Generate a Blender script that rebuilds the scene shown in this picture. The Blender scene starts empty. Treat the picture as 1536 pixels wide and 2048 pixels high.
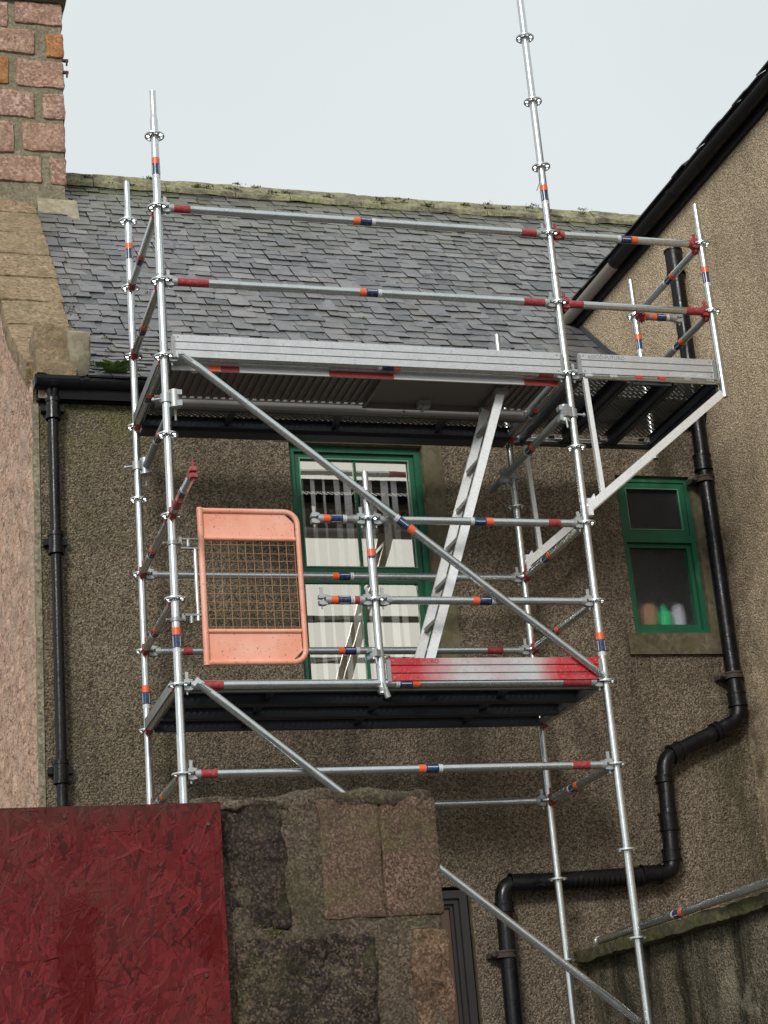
import bpy, math, random
from mathutils import Vector, Matrix, noise as mnoise
random.seed(7)
S = bpy.context.scene
C = S.collection

# ------------------------------------------------------------------ camera, sky, sun, exposure
cam_d = bpy.data.cameras.new('camera'); cam = bpy.data.objects.new('camera', cam_d); C.objects.link(cam)
cam.location = (-1.80526, -9.58610, -4.48655)
cam.rotation_mode = 'XYZ'; cam.rotation_euler = (1.90963979, 0.0811343703, -0.282665782)
cam_d.sensor_fit = 'HORIZONTAL'; cam_d.sensor_width = 36.0; cam_d.lens = 3588.4 / 1536 * 36
cam_d.clip_start = 0.05; cam_d.clip_end = 2000
S.camera = cam

W = bpy.data.worlds.new('World'); S.world = W; W.use_nodes = True
nt = W.node_tree; nt.nodes.clear()
sky = nt.nodes.new('ShaderNodeTexSky'); sky.sky_type = 'NISHITA'; sky.sun_disc = False
SUN_EL, SUN_ROT = 27, 210
sky.sun_elevation = math.radians(SUN_EL); sky.sun_rotation = math.radians(SUN_ROT)
sky.air_density = 1.0; sky.dust_density = 6.0
hsv = nt.nodes.new('ShaderNodeHueSaturation'); hsv.inputs['Saturation'].default_value = 0.3
mx = nt.nodes.new('ShaderNodeMix'); mx.data_type = 'RGBA'; mx.inputs[0].default_value = 0.94
mx.inputs[7].default_value = (8.75, 9.35, 9.55, 1)          # the even grey cloud cover
bg = nt.nodes.new('ShaderNodeBackground'); bg.inputs['Strength'].default_value = 0.0625
tcw = nt.nodes.new('ShaderNodeTexCoord'); nzw = nt.nodes.new('ShaderNodeTexNoise'); nzw.inputs['Scale'].default_value = 2.2; nzw.inputs['Detail'].default_value = 4
mrw = nt.nodes.new('ShaderNodeMapRange'); mrw.inputs[1].default_value = .3; mrw.inputs[2].default_value = .7; mrw.inputs[3].default_value = .93; mrw.inputs[4].default_value = 1.03
mxw = nt.nodes.new('ShaderNodeVectorMath'); mxw.operation = 'SCALE'
nt.links.new(tcw.outputs['Generated'], nzw.inputs['Vector']); nt.links.new(nzw.outputs['Fac'], mrw.inputs[0]); nt.links.new(mrw.outputs[0], mxw.inputs['Scale'])
wo = nt.nodes.new('ShaderNodeOutputWorld')
nt.links.new(sky.outputs[0], hsv.inputs['Color']); nt.links.new(hsv.outputs[0], mx.inputs[6])
nt.links.new(mx.outputs[2], mxw.inputs[0]); nt.links.new(mxw.outputs[0], bg.inputs['Color']); nt.links.new(bg.outputs[0], wo.inputs[0])

sd = bpy.data.lights.new('sun', 'SUN'); sd.energy = 1.5; sd.angle = math.radians(13); sd.color = (1, .97, .92)
so = bpy.data.objects.new('sun', sd); C.objects.link(so)
so.rotation_euler = (math.radians(90 - SUN_EL), 0, math.radians(-30)); so.location = (-4, -12, 14)
vs = S.view_settings; vs.view_transform = 'Standard'; vs.look = 'None'; vs.gamma = 1; vs.exposure = 0.55
vs.use_curve_mapping = False
S.render.engine = 'CYCLES'

# ------------------------------------------------------------------ materials
def mat(name, base=(.5, .5, .5), rough=.6, metal=0.0, spec=.5, **kw):
    m = bpy.data.materials.new(name); m.use_nodes = True
    b = m.node_tree.nodes['Principled BSDF']
    b.inputs['Base Color'].default_value = (*base, 1); b.inputs['Roughness'].default_value = rough
    b.inputs['Metallic'].default_value = metal; b.inputs['Specular IOR Level'].default_value = spec
    return m
class NT:
    def __init__(s, m): s.m = m; s.t = m.node_tree; s.b = s.t.nodes['Principled BSDF']
    def n(s, typ, **kw):
        x = s.t.nodes.new('ShaderNode' + typ)
        for k, v in kw.items(): setattr(x, k, v)
        return x
    def l(s, a, b): s.t.links.new(a, b)
    def coord(s, scale=(1, 1, 1), gen='Object', world=False):
        if world: o = s.n('NewGeometry').outputs['Position']
        else: o = s.n('TexCoord').outputs[gen]
        mp = s.n('Mapping'); mp.inputs['Scale'].default_value = scale
        s.l(o, mp.inputs['Vector']); return mp.outputs[0]
    def noise(s, v, sc, det=4, ro=.6, dist=0):
        x = s.n('TexNoise'); x.inputs['Scale'].default_value = sc; x.inputs['Detail'].default_value = det
        x.inputs['Roughness'].default_value = ro; x.inputs['Distortion'].default_value = dist
        s.l(v, x.inputs['Vector']); return x.outputs['Fac']
    def voro(s, v, sc, out='Color', feat='F1'):
        x = s.n('TexVoronoi', feature=feat); x.inputs['Scale'].default_value = sc; s.l(v, x.inputs['Vector']); return x.outputs[out]
    def ramp(s, f, stops, interp='LINEAR'):
        x = s.n('ValToRGB'); e = x.color_ramp.elements; x.color_ramp.interpolation = interp
        while len(e) < len(stops): e.new(.5)
        for i, (p, c) in enumerate(stops):
            e[i].position = p; e[i].color = (*c, 1) if len(c) == 3 else c
        s.l(f, x.inputs[0]); return x.outputs[0]
    def mr(s, f, a, b, c=0, d=1):
        x = s.n('MapRange'); x.clamp = True
        for i, v in zip((1, 2, 3, 4), (a, b, c, d)): x.inputs[i].default_value = v
        s.l(f, x.inputs[0]); return x.outputs[0]
    def math(s, op, a, b=None):
        x = s.n('Math', operation=op)
        for i, v in enumerate((a, b)):
            if v is None: continue
            if isinstance(v, (int, float)): x.inputs[i].default_value = v
            else: s.l(v, x.inputs[i])
        return x.outputs[0]
    def mix(s, f, a, b, bt='MIX'):
        x = s.n('Mix', data_type='RGBA', blend_type=bt)
        for i, v in zip((0, 6, 7), (f, a, b)):
            if isinstance(v, (int, float)): x.inputs[i].default_value = v
            elif isinstance(v, tuple): x.inputs[i].default_value = (*v, 1)
            else: s.l(v, x.inputs[i])
        return x.outputs[2]
    def bump(s, h, st=.5, d=.01, prev=None):
        x = s.n('Bump'); x.inputs['Strength'].default_value = st; x.inputs['Distance'].default_value = d
        s.l(h, x.inputs['Height'])
        if prev is not None: s.l(prev, x.inputs['Normal'])
        return x.outputs[0]
    def col(s, c): s.l(c, s.b.inputs['Base Color'])
    def rough(s, c): s.l(c, s.b.inputs['Roughness'])
    def nrm(s, c): s.l(c, s.b.inputs['Normal'])
    def sep(s, v):
        x = s.n('SeparateXYZ'); s.l(v, x.inputs[0]); return x.outputs
def rnd(s): return s.n('NewGeometry').outputs['Random Per Island']
def objrnd(s): return s.n('ObjectInfo').outputs['Random']

def harling(name, dark, mid, lite, main=False, low=False, stain=.6):
    m = mat(name, mid, .92, spec=.15); s = NT(m); v = s.coord(world=True)
    g1 = s.voro(v, 112, 'Color'); g1 = s.sep(g1)[0]
    g2 = s.noise(v, 130, 2, .6)
    k = s.math('ADD', s.math('ADD', s.math('MULTIPLY', g1, .42), s.math('MULTIPLY', g2, .5)), s.math('MULTIPLY', s.noise(v, 38, 3, .6), .14))
    c = s.ramp(k, [(.24, dark), (.46, mid), (.70, lite), (.86, tuple(min(1, x * 1.6) for x in lite))])
    # broad weathering
    big = s.noise(v, 1.1, 5, .6, .4)
    c = s.mix(s.mr(big, .42, .68, 0, .55), c, s.mix(.5, c, (.05, .042, .035)))
    vs_ = s.coord((2.6, 2.6, .22), world=True)
    st = s.noise(vs_, 1.6, 5, .65)
    c = s.mix(s.mr(st, .5, .72, 0, stain), c, (.045, .038, .03))
    X, Y, Z = s.sep(v)
    if main:
        # algae green low-left and under the gutter, damp staining near the corner
        a = s.math('MULTIPLY', s.mr(X, 1.1, -.5, 0, 1), s.mr(s.noise(v, 2.3, 5, .7), .38, .68, 0, .6))
        c = s.mix(a, c, s.mix(s.mr(k, .3, .75), (.018, .019, .010), (.17, .165, .07)))
        b = s.math('MULTIPLY', s.mr(Z, -.25, .33, 0, 1), s.mr(s.noise(v, 3.5, 4, .7), .4, .6, 0, .7))
        c = s.mix(s.math('MULTIPLY', b, s.mr(X, .6, -.2)), c, (.13, .14, .03))
        d = s.math('MULTIPLY', s.mr(X, 3.55, 4.2), s.mr(s.noise(s.coord((3, 3, .8), world=True), 2.2, 5, .7), .42, .62, 0, .8))
        c = s.mix(d, c, (.05, .052, .022))
    if low:
        st2 = s.noise(s.coord((1, 2.2, .5), world=True), 2.2, 6, .7)
        c = s.mix(s.mr(st2, .47, .60, 0, .82), c, (.016, .017, .009))
        pale = s.noise(v, 3.2, 5, .75)
        c = s.mix(s.math('MULTIPLY', s.mr(pale, .55, .66, 0, .7), s.mr(Y, .2, -.9)), c, (.30, .27, .19))
    else:
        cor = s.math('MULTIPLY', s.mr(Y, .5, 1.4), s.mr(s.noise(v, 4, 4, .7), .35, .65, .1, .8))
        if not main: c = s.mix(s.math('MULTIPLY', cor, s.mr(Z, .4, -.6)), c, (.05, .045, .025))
    s.col(c)
    h = s.math('ADD', s.math('MULTIPLY', s.voro(v, 75, 'Distance'), -1.0), g2)
    s.nrm(s.bump(h, .75, .018))
    return m
M = {}
M['harl'] = harling('harling_main', (.042, .034, .026), (.145, .114, .082), (.31, .25, .18), main=True)
M['harl_r'] = harling('harling_right', (.24, .17, .105), (.52, .385, .25), (.80, .64, .45), stain=.22)
M['harl_low'] = harling('harling_low', (.03, .026, .018), (.12, .097, .065), (.26, .22, .155), low=True)

def granite(name, cols, moss=.0, sc=1.0, aniso=None, bumpd=.01, speck=90, cracks=0):
    m = mat(name, cols[1], .85, spec=.2); s = NT(m); v = s.coord(aniso or (1, 1, 1), world=True)
    r = objrnd(s)
    f = s.noise(v, speck * sc, 3, .75); g = s.sep(s.voro(v, speck * .9 * sc))[1]
    k = s.math('ADD', s.math('MULTIPLY', f, .65), s.math('MULTIPLY', g, .35))
    c = s.ramp(k, [(.25, cols[0]), (.5, cols[1]), (.75, cols[2])])
    c = s.mix(s.mr(r, 0, 1, 0, .45), c, cols[3])
    big = s.noise(v, 4 * sc, 5, .65)
    c = s.mix(s.mr(big, .45, .7, 0, .65), c, cols[4])
    if cracks:
        dv = s.n('VectorMath', operation='ADD'); nz = s.n('TexNoise'); nz.inputs['Scale'].default_value = 5; nz.inputs['Detail'].default_value = 4; s.l(v, nz.inputs['Vector']); s.l(v, dv.inputs[0]); s.l(nz.outputs['Color'], dv.inputs[1])
        ck = s.voro(dv.outputs[0], 3.2, 'Distance', 'DISTANCE_TO_EDGE'); c = s.mix(s.mr(ck, .035, .005, 0, .8), c, (.10, .07, .055))
        c = s.mix(s.mr(s.noise(v, 2.2, 3, .6), .5, .62, 0, .6), c, (.58, .44, .33))
    if moss:
        mo = s.noise(v, 7, 5, .7)
        c = s.mix(s.mr(mo, .5, .62, 0, moss), c, (.10, .105, .03))
    s.col(c)
    b1 = s.bump(s.noise(v, 14 * sc, 6, .7), .8, bumpd * 2); b2 = s.bump(k, .5, bumpd * .6, b1); s.nrm(b2)
    return m
M['pink'] = granite('pink_granite', [(.16, .09, .07), (.42, .26, .20), (.72, .53, .43), (.40, .23, .14), (.28, .18, .14)], speck=42, bumpd=.02)
M['orange'] = granite('orange_granite', [(.20, .085, .03), (.42, .19, .075), (.6, .33, .16), (.42, .19, .07), (.25, .12, .06)], speck=60)
M['tan'] = granite('tan_coping', [(.13, .085, .05), (.32, .225, .135), (.50, .38, .25), (.28, .22, .14), (.19, .145, .09)], moss=.25, speck=45, bumpd=.02)
M['gable'] = granite('gable_granite', [(.28, .15, .10), (.72, .47, .34), (.92, .72, .56), (.70, .44, .30), (.60, .43, .33)], aniso=(1, .55, 1), speck=30, bumpd=.06, cracks=1)
M['pier_d'] = granite('pier_dark', [(.006, .0045, .004), (.034, .024, .019), (.20, .14, .10), (.03, .021, .016), (.009, .007, .006)], moss=.25, sc=2.2, speck=95, bumpd=.005)
M['pier_p'] = granite('pier_pink', [(.02, .012, .009), (.105, .062, .044), (.27, .175, .125), (.10, .07, .045), (.055, .04, .024)], moss=.3, sc=2.2, speck=110, bumpd=.003)
M['pier_o'] = granite('pier_orange', [(.04, .022, .015), (.17, .095, .06), (.36, .23, .155), (.08, .052, .032), (.03, .02, .012)], moss=.15, sc=2.2, speck=95, bumpd=.004)
M['mortar'] = granite('mortar', [(.10, .085, .06), (.27, .235, .165), (.42, .37, .28), (.22, .20, .13), (.16, .145, .095)], moss=.3, speck=50, bumpd=.015)
M['mortar_d'] = granite('pier_mortar', [(.02, .016, .011), (.085, .065, .045), (.20, .155, .11), (.075, .058, .038), (.03, .024, .017)], moss=.15, sc=2, speck=110, bumpd=.004)
M['cement'] = granite('cement_fillet', [(.22, .19, .14), (.33, .29, .21), (.42, .38, .29), (.30, .27, .18), (.24, .21, .13)], speck=30, bumpd=.003)
M['render'] = granite('smooth_render', [(.085, .07, .045), (.15, .122, .08), (.20, .17, .115), (.12, .11, .065), (.07, .06, .035)], moss=.3, speck=30, bumpd=.002)

def slate():
    m = mat('slate', (.1, .1, .11), .42, spec=.5); s = NT(m); v = s.coord(world=True)
    r = rnd(s); r2 = objrnd(s)
    q = s.math('FRACT', s.math('ADD', s.math('MULTIPLY', r, 7.3), s.math('MULTIPLY', r2, 3.7)))
    c = s.ramp(q, [(0, (.075, .077, .080)), (.3, (.14, .135, .14)), (.55, (.19, .18, .186)), (.75, (.125, .118, .108)), (1, (.25, .232, .23))])
    n = s.noise(v, 9, 6, .7); c = s.mix(s.mr(n, .4, .7, 0, .45), c, (.07, .07, .072))
    X, Y, Z = s.sep(v)
    gn = s.noise(v, 2.6, 5, .7)
    c = s.mix(s.math('MULTIPLY', s.mr(Z, 3.3, 4.5), s.mr(gn, .38, .6, .15, .75)), c, (.115, .118, .045))
    c = s.mix(s.mr(s.noise(v, 5.2, 4, .7), .62, .7, 0, .45), c, (.15, .155, .07))
    s.col(c); s.rough(s.mr(n, .3, .7, .2, .5)); s.nrm(s.bump(s.noise(v, 26, 6, .65), .5, .012)); return m
M['slate'] = slate()
m = mat('slate_underlay', (.008, .008, .009), .9); M['under'] = m
M['slate_edge_shade'] = mat('slate_edge_shade', (.018, .017, .017), .8)  # dark wet broken edges, with the shade of the gaps put into their colour

def ridge():
    m = mat('ridge_stone', (.2, .2, .12), .9, spec=.2); s = NT(m); v = s.coord(world=True)
    n = s.noise(v, 5, 6, .75); n2 = s.noise(v, 30, 4, .7)
    c = s.ramp(n, [(.3, (.10, .085, .06)), (.45, (.22, .20, .14)), (.56, (.36, .35, .20)), (.7, (.10, .105, .03))])
    c = s.mix(s.mr(n2, .45, .65, 0, .5), c, (.06, .055, .035)); s.col(c)
    s.nrm(s.bump(n2, .8, .02)); return m
M['ridge'] = ridge()

def zinc(name, base=(.62, .65, .645), rough=.24, metal=.92, dirt=.3):
    m = mat(name, base, rough, metal, .5); s = NT(m); v = s.coord(world=True)
    sp = s.sep(s.voro(v, 130))[0]; n = s.noise(v, 22, 4, .7)
    k = s.math('ADD', s.math('MULTIPLY', sp, .35), s.math('MULTIPLY', n, .65))
    c = s.ramp(k, [(.3, tuple(x * .9 for x in base)), (.55, base), (.75, tuple(min(1, x * 1.08) for x in base))])
    d = s.noise(s.coord(world=True), 6, 5, .7)
    c = s.mix(s.mr(d, .55, .72, 0, dirt), c, (.30, .29, .27))
    c = s.mix(s.mr(s.noise(v, 70, 3, .6), .66, .70, 0, .55), c, (.10, .09, .08))
    c = s.mix(s.mr(s.noise(v, 2.5, 6, .8), .6, .68, 0, dirt), c, (.16, .12, .09))
    s.col(c); s.rough(s.mr(s.noise(v, 9, 4, .6), .3, .7, rough - .05, rough + .1)); return m
M['zinc'] = zinc('galvanised_steel')
M['zinc_d'] = zinc('galvanised_worn', (.33, .34, .33), .45, .6)
M['alu'] = zinc('aluminium', (.90, .90, .89), .36, .55, .06)
M['toe'] = zinc('toe_board_metal', (.58, .585, .59), .36, .55, .12)
M['cast'] = zinc('cast_head', (.42, .44, .44), .5, .6)
M['deck_under'] = mat('deck_underside', (.20, .185, .17), .55, .45)
M['plank'] = mat('steel_plank', (.055, .062, .075), .5, .6)
M['perf'] = mat('perforated_steel', (.17, .175, .18), .5, .4)
M['white_tape'] = mat('white_side', (.62, .63, .63), .45)
def stk(name, base, rough=.3, dirt=.35):
    m = mat(name, base, rough); s = NT(m); v = s.coord(world=True)
    n = s.noise(v, 45, 4, .7); c = s.mix(s.mr(n, .48, .66, 0, dirt), base, (.22, .21, .2)); s.col(c); return m
M['s_or'] = stk('orange_sticker', (.80, .12, .025)); M['s_bl'] = stk('blue_sticker', (.008, .035, .11), .2)
M['s_bk'] = stk('dark_sticker', (.015, .02, .04), .25); M['s_wh'] = stk('white_sticker', (.62, .62, .62))
M['red'] = stk('red_spray', (.33, .022, .028), .5, .55)
M['red_tape'] = stk('red_tape', (.30, .012, .014), .25, .1)
M['red_b'] = stk('bright_red', (.62, .03, .03), .4, .25)
def toe_red():
    m = zinc('sprayed_toe_board', (.55, .55, .55), .45, .3); s = NT(m)
    old = s.b.inputs['Base Color'].links[0].from_socket
    v = s.coord(world=True); X, Y, Z = s.sep(v); n = s.noise(v, 9, 4, .6)
    n2 = s.noise(v, 3.1, 3, .6)
    a = s.mr(s.math('ADD', X, s.math('MULTIPLY', n, .12)), 1.70, 1.46, 0, 1)
    b = s.mr(s.math('ADD', s.math('ADD', X, s.math('MULTIPLY', Z, -.25)), s.math('MULTIPLY', n2, .35)), 2.70, 2.92, 0, 1)
    fl = s.mr(s.noise(v, 60, 3, .6), .36, .46, .8, 1)
    c = s.mix(s.math('MULTIPLY', s.math('MAXIMUM', a, b), fl), old, (.50, .004, .012)); 
    c = s.mix(s.mr(n2, .42, .66, 0, .45), c, (.46, .17, .18)); s.col(c)
    s.l(s.math('MULTIPLY', s.math('SUBTRACT', 1, s.math('MAXIMUM', a, b)), .3), s.b.inputs['Metallic']); return m
M['toe_red'] = toe_red()
def gate_or():
    m = mat('gate_orange', (.72, .25, .14), .5); s = NT(m); v = s.coord(world=True)
    n = s.noise(v, 3.4, 4, .6); sp = s.noise(v, 75, 2, .5)
    c = s.mix(s.mr(n, .35, .65), (.76, .30, .19), (.84, .43, .32)); c = s.mix(s.mr(sp, .66, .7, 0, .8), c, (.16, .06, .04)); c = s.mix(s.mr(s.noise(v, 11, 6, .75), .58, .7, 0, .55), c, (.45, .17, .09)); c = s.mix(s.mr(s.noise(v, 26, 4, .7), .68, .72, 0, .8), c, (.12, .06, .035)); s.col(c); return m
M['gate'] = gate_or()
M['wire'] = mat('rusty_wire', (.34, .20, .10), .8)
def green():
    m = mat('green_paint', (.01, .16, .07), .45); s = NT(m); v = s.coord(world=True)
    n = s.noise(s.coord((1, 1, .4), world=True), 3, 5, .7); X, Y, Z = s.sep(v)
    c = s.ramp(n, [(.3, (.004, .065, .03)), (.6, (.008, .115, .052)), (.75, (.06, .20, .12))]); s.col(c)
    s.nrm(s.bump(s.noise(v, 30, 4), .3, .004)); return m
M['green'] = green()
M['green_pale'] = stk('green_pale', (.13, .30, .20), .5, .3)
def blackp(name, base=(.0045, .0045, .0055), rough=.24):
    m = mat(name, base, rough, spec=.32); s = NT(m); v = s.coord(world=True); n = s.noise(v, 13, 5, .75)
    c = s.mix(s.mr(n, .60, .76, 0, .4), base, (.07, .066, .066)); s.col(c); s.rough(s.mr(n, .3, .7, rough - .1, rough + .25)); s.nrm(s.bump(n, .25, .01)); return m
M['black'] = blackp('black_gloss'); M['black_m'] = blackp('black_matt', (.005, .005, .006), .42)
M['iron'] = blackp('cast_iron', (.007, .0065, .007), .2); M['gutgrey'] = stk('bare_grey_gutter', (.32, .29, .26), .6, .3)
M['rust'] = stk('rusty_bracket', (.05, .03, .024), .8, .2)
M['lead'] = mat('lead', (.07, .072, .08), .5)
M['dark'] = mat('dark_interior', (.02, .02, .02), .95)
M['blind'] = mat('blind_fabric', (.62, .63, .64), .7)
def osb():
    m = mat('red_paint_osb', (.2, .02, .02), .55, spec=.2); s = NT(m); v = s.coord(world=True)
    r = rnd(s); n = s.noise(v, 5, 5, .65); X, Y, Z = s.sep(v)
    c = s.ramp(r, [(0, (.035, .003, .003)), (.14, (.085, .005, .006)), (.6, (.122, .008, .009)), (1, (.155, .013, .015))])
    c = s.mix(s.mr(n, .45, .7, 0, .55), c, (.10, .022, .014))
    # glossy drips of fresher paint
    f = s.coord((6, 6, 1.6), world=True); w = s.noise(f, 2.6, 6, .75)
    for cx, wd, z0, z1 in ((-1.325, .04, -3.93, -4.2), (-1.035, .022, -3.97, -4.08)):
        dx = s.math('ABSOLUTE', s.math('SUBTRACT', s.math('ADD', X, s.math('MULTIPLY', s.math('SUBTRACT', w, .5), .22)), cx))
        k = s.math('MULTIPLY', s.mr(dx, wd, wd * .85), s.math('MULTIPLY', s.mr(Z, z0, z0 - .04), s.mr(Z, z1 - .03, z1)))
        c = s.mix(k, c, (.085, .0, .0))
    c = s.mix(s.mr(s.math('ADD', Z, s.math('MULTIPLY', n, .12)), -3.74, -3.66, 0, .7), c, (.045, .022, .015))
    s.col(c)
    s.nrm(s.bump(s.noise(s.coord((1, 1, .35), world=True), 120, 4, .7), .4, .002)); return m
M['osb'] = osb()
def leafm(name, a, b):
    m = mat(name, a, .6); s = NT(m); c = s.mix(rnd(s), a, b); s.col(c); return m
M['moss'] = leafm('moss', (.06, .07, .012), (.16, .17, .035)); M['fern'] = leafm('fern_leaf', (.05, .12, .02), (.20, .30, .07))
M['lichen'] = leafm('lichen', (.3, .3, .25), (.16, .17, .06))
def glass(name, kr, kt, tint, rough=.02, wav=.0):
    m = bpy.data.materials.new(name); m.use_nodes = True; t = m.node_tree; t.nodes.clear()
    o = t.nodes.new('ShaderNodeOutputMaterial'); a = t.nodes.new('ShaderNodeMixShader')
    g = t.nodes.new('ShaderNodeBsdfGlossy'); g.inputs['Color'].default_value = (*tint, 1); g.inputs['Roughness'].default_value = rough
    tr = t.nodes.new('ShaderNodeBsdfTransparent'); tr.inputs['Color'].default_value = (kt, kt, kt, 1)
    a = t.nodes.new('ShaderNodeAddShader'); g.inputs['Color'].default_value = (kr * tint[0], kr * tint[1], kr * tint[2], 1)
    t.links.new(tr.outputs[0], a.inputs[0]); t.links.new(g.outputs[0], a.inputs[1]); t.links.new(a.outputs[0], o.inputs[0])
    if wav:
        tc = t.nodes.new('ShaderNodeNewGeometry'); n = t.nodes.new('ShaderNodeTexNoise'); n.inputs['Scale'].default_value = wav[0]
        b = t.nodes.new('ShaderNodeBump'); b.inputs['Strength'].default_value = wav[1]; b.inputs['Distance'].default_value = wav[2]
        t.links.new(tc.outputs['Position'], n.inputs['Vector']); t.links.new(n.outputs['Fac'], b.inputs['Height']); t.links.new(b.outputs[0], g.inputs['Normal'])
    return m
M['glass'] = glass('window_glass', .72, .6, (1, .92, .78), .01, (3, .035, .02))
def obscure():
    m = bpy.data.materials.new('obscure_glass'); m.use_nodes = True; b = m.node_tree.nodes['Principled BSDF']
    b.inputs['Transmission Weight'].default_value = 1; b.inputs['Roughness'].default_value = .32; b.inputs['IOR'].default_value = 1.4
    b.inputs['Base Color'].default_value = (.8, .8, .85, 1)
    s = NT(m); v = s.coord(world=True); s.nrm(s.bump(s.noise(v, 110, 2, .5), .7, .008)); return m
M['obscure'] = obscure()
M['tub'] = mat('tan_plastic', (.75, .42, .2), .6); M['gbottle'] = mat('green_plastic', (.0, 1.0, .3), .3); M['wbottle'] = mat('white_plastic', (.85, .85, .9), .4)
M['doorf'] = mat('dark_door_frame', (.025, .022, .02), .5); M['doorp'] = mat('brown_door', (.09, .05, .03), .5)
def gnd():
    m = mat('ground', (.07, .065, .06), .9); s = NT(m); v = s.coord(world=True)
    s.col(s.ramp(s.noise(v, 1.4, 6, .7), [(.3, (.045, .042, .038)), (.7, (.11, .10, .09))])); s.nrm(s.bump(s.noise(v, 30, 5), .5, .02)); return m
M['ground'] = gnd()
M['concrete'] = granite('low_coping', [(.03, .025, .018), (.085, .07, .045), (.17, .15, .10), (.10, .10, .05), (.045, .045, .02)], moss=.8, speck=50)

M['pier_d'].node_tree.nodes['Principled BSDF'].inputs['Roughness'].default_value = .7; M['pier_d'].node_tree.nodes['Principled BSDF'].inputs['Specular IOR Level'].default_value = .2
M['pier_p'].node_tree.nodes['Principled BSDF'].inputs['Roughness'].default_value = .7; M['pier_p'].node_tree.nodes['Principled BSDF'].inputs['Specular IOR Level'].default_value = .2
M['pier_o'].node_tree.nodes['Principled BSDF'].inputs['Roughness'].default_value = .7; M['pier_o'].node_tree.nodes['Principled BSDF'].inputs['Specular IOR Level'].default_value = .2
# ------------------------------------------------------------------ mesh building
class MB:
    def __init__(s): s.v = []; s.f = []; s.mi = []; s.sm = []
    def add(s, vs, fs, mi=0, sm=False):
        o = len(s.v); s.v += [tuple(x) for x in vs]
        for f in fs: s.f.append(tuple(i + o for i in f)); s.mi.append(mi); s.sm.append(sm)
    def box(s, a, b, mi=0):
        x0, y0, z0 = a; x1, y1, z1 = b
        s.add([(x0, y0, z0), (x1, y0, z0), (x1, y1, z0), (x0, y1, z0), (x0, y0, z1), (x1, y0, z1), (x1, y1, z1), (x0, y1, z1)],
              [(0, 3, 2, 1), (4, 5, 6, 7), (0, 1, 5, 4), (1, 2, 6, 5), (2, 3, 7, 6), (3, 0, 4, 7)], mi)
    def obox(s, M4, a, b, mi=0):
        t = MB(); t.box(a, b); s.add([M4 @ Vector(v) for v in t.v], t.f, mi)
    def tube(s, p0, p1, r, seg=14, mi=0, cap=True, r1=None, inner=None):
        p0 = Vector(p0); p1 = Vector(p1); d = (p1 - p0).normalized(); r1 = r if r1 is None else r1
        u = d.orthogonal().normalized(); w = d.cross(u)
        vs = []
        for p, rr in ((p0, r), (p1, r1)):
            for i in range(seg):
                a = 2 * math.pi * i / seg; vs.append(p + (u * math.cos(a) + w * math.sin(a)) * rr)
        fs = [(i, (i + 1) % seg, seg + (i + 1) % seg, seg + i) for i in range(seg)]
        s.add(vs, fs, mi, True)
        if cap: s.add(vs, [tuple(reversed(range(seg))), tuple(range(seg, 2 * seg))], mi)
    def path(s, pts, r, seg=12, mi=0, cap=True):
        pts = [Vector(p) for p in pts]; n = len(pts); u = None; vs = []
        for i, p in enumerate(pts):
            d = ((pts[min(i + 1, n - 1)] - p).normalized() + (p - pts[max(i - 1, 0)]).normalized()).normalized()
            u = d.orthogonal().normalized() if u is None else (u - d * u.dot(d)).normalized()
            w = d.cross(u); rr = r[i] if isinstance(r, (list, tuple)) else r
            for k in range(seg):
                a = 2 * math.pi * k / seg; vs.append(p + (u * math.cos(a) + w * math.sin(a)) * rr)
        fs = [(i * seg + k, i * seg + (k + 1) % seg, (i + 1) * seg + (k + 1) % seg, (i + 1) * seg + k) for i in range(n - 1) for k in range(seg)]
        s.add(vs, fs, mi, True)
        if cap: s.add(vs, [tuple(reversed(range(seg))), tuple(range((n - 1) * seg, n * seg))], mi)
    def prism(s, poly, ax, a, b, mi=0):     # poly of 2D points extruded along axis ax
        n = len(poly)
        def P(q, t):
            return (t, q[0], q[1]) if ax == 0 else (q[0], t, q[1]) if ax == 1 else (q[0], q[1], t)
        vs = [P(q, a) for q in poly] + [P(q, b) for q in poly]
        s.add(vs, [tuple(range(n - 1, -1, -1)), tuple(range(n, 2 * n))] + [(i, (i + 1) % n, n + (i + 1) % n, n + i) for i in range(n)], mi)
    def mesh(s, name, mats):
        me = bpy.data.meshes.new(name); me.from_pydata(s.v, [], s.f)
        for m in mats: me.materials.append(m)
        me.polygons.foreach_set('material_index', s.mi); me.polygons.foreach_set('use_smooth', s.sm); me.update()
        return me
    def build(s, name, mats, parent=None, loc=None, rot=None):
        return put(name, s.mesh(name, mats if isinstance(mats, (list, tuple)) else [mats]), parent, loc, rot)
def fixn(me):
    import bmesh
    b = bmesh.new(); b.from_mesh(me); bmesh.ops.recalc_face_normals(b, faces=b.faces); b.to_mesh(me); b.free()
def put(name, me, parent=None, loc=None, rot=None, mw=None):
    o = bpy.data.objects.new(name, me); C.objects.link(o)
    if parent is not None: o.parent = parent
    if mw is not None: o.matrix_local = mw
    if loc is not None: o.location = loc
    if rot is not None: o.rotation_euler = rot
    return o
def tag(o, label=None, cat=None, group=None, kind=None):
    if label: o['label'] = label
    if cat: o['category'] = cat
    if group: o['group'] = group
    if kind: o['kind'] = kind
    return o
def empty(name, label, cat, group=None, loc=(0, 0, 0)):
    o = bpy.data.objects.new(name, None); C.objects.link(o); o.location = loc; o.empty_display_size = .1
    return tag(o, label, cat, group)

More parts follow.
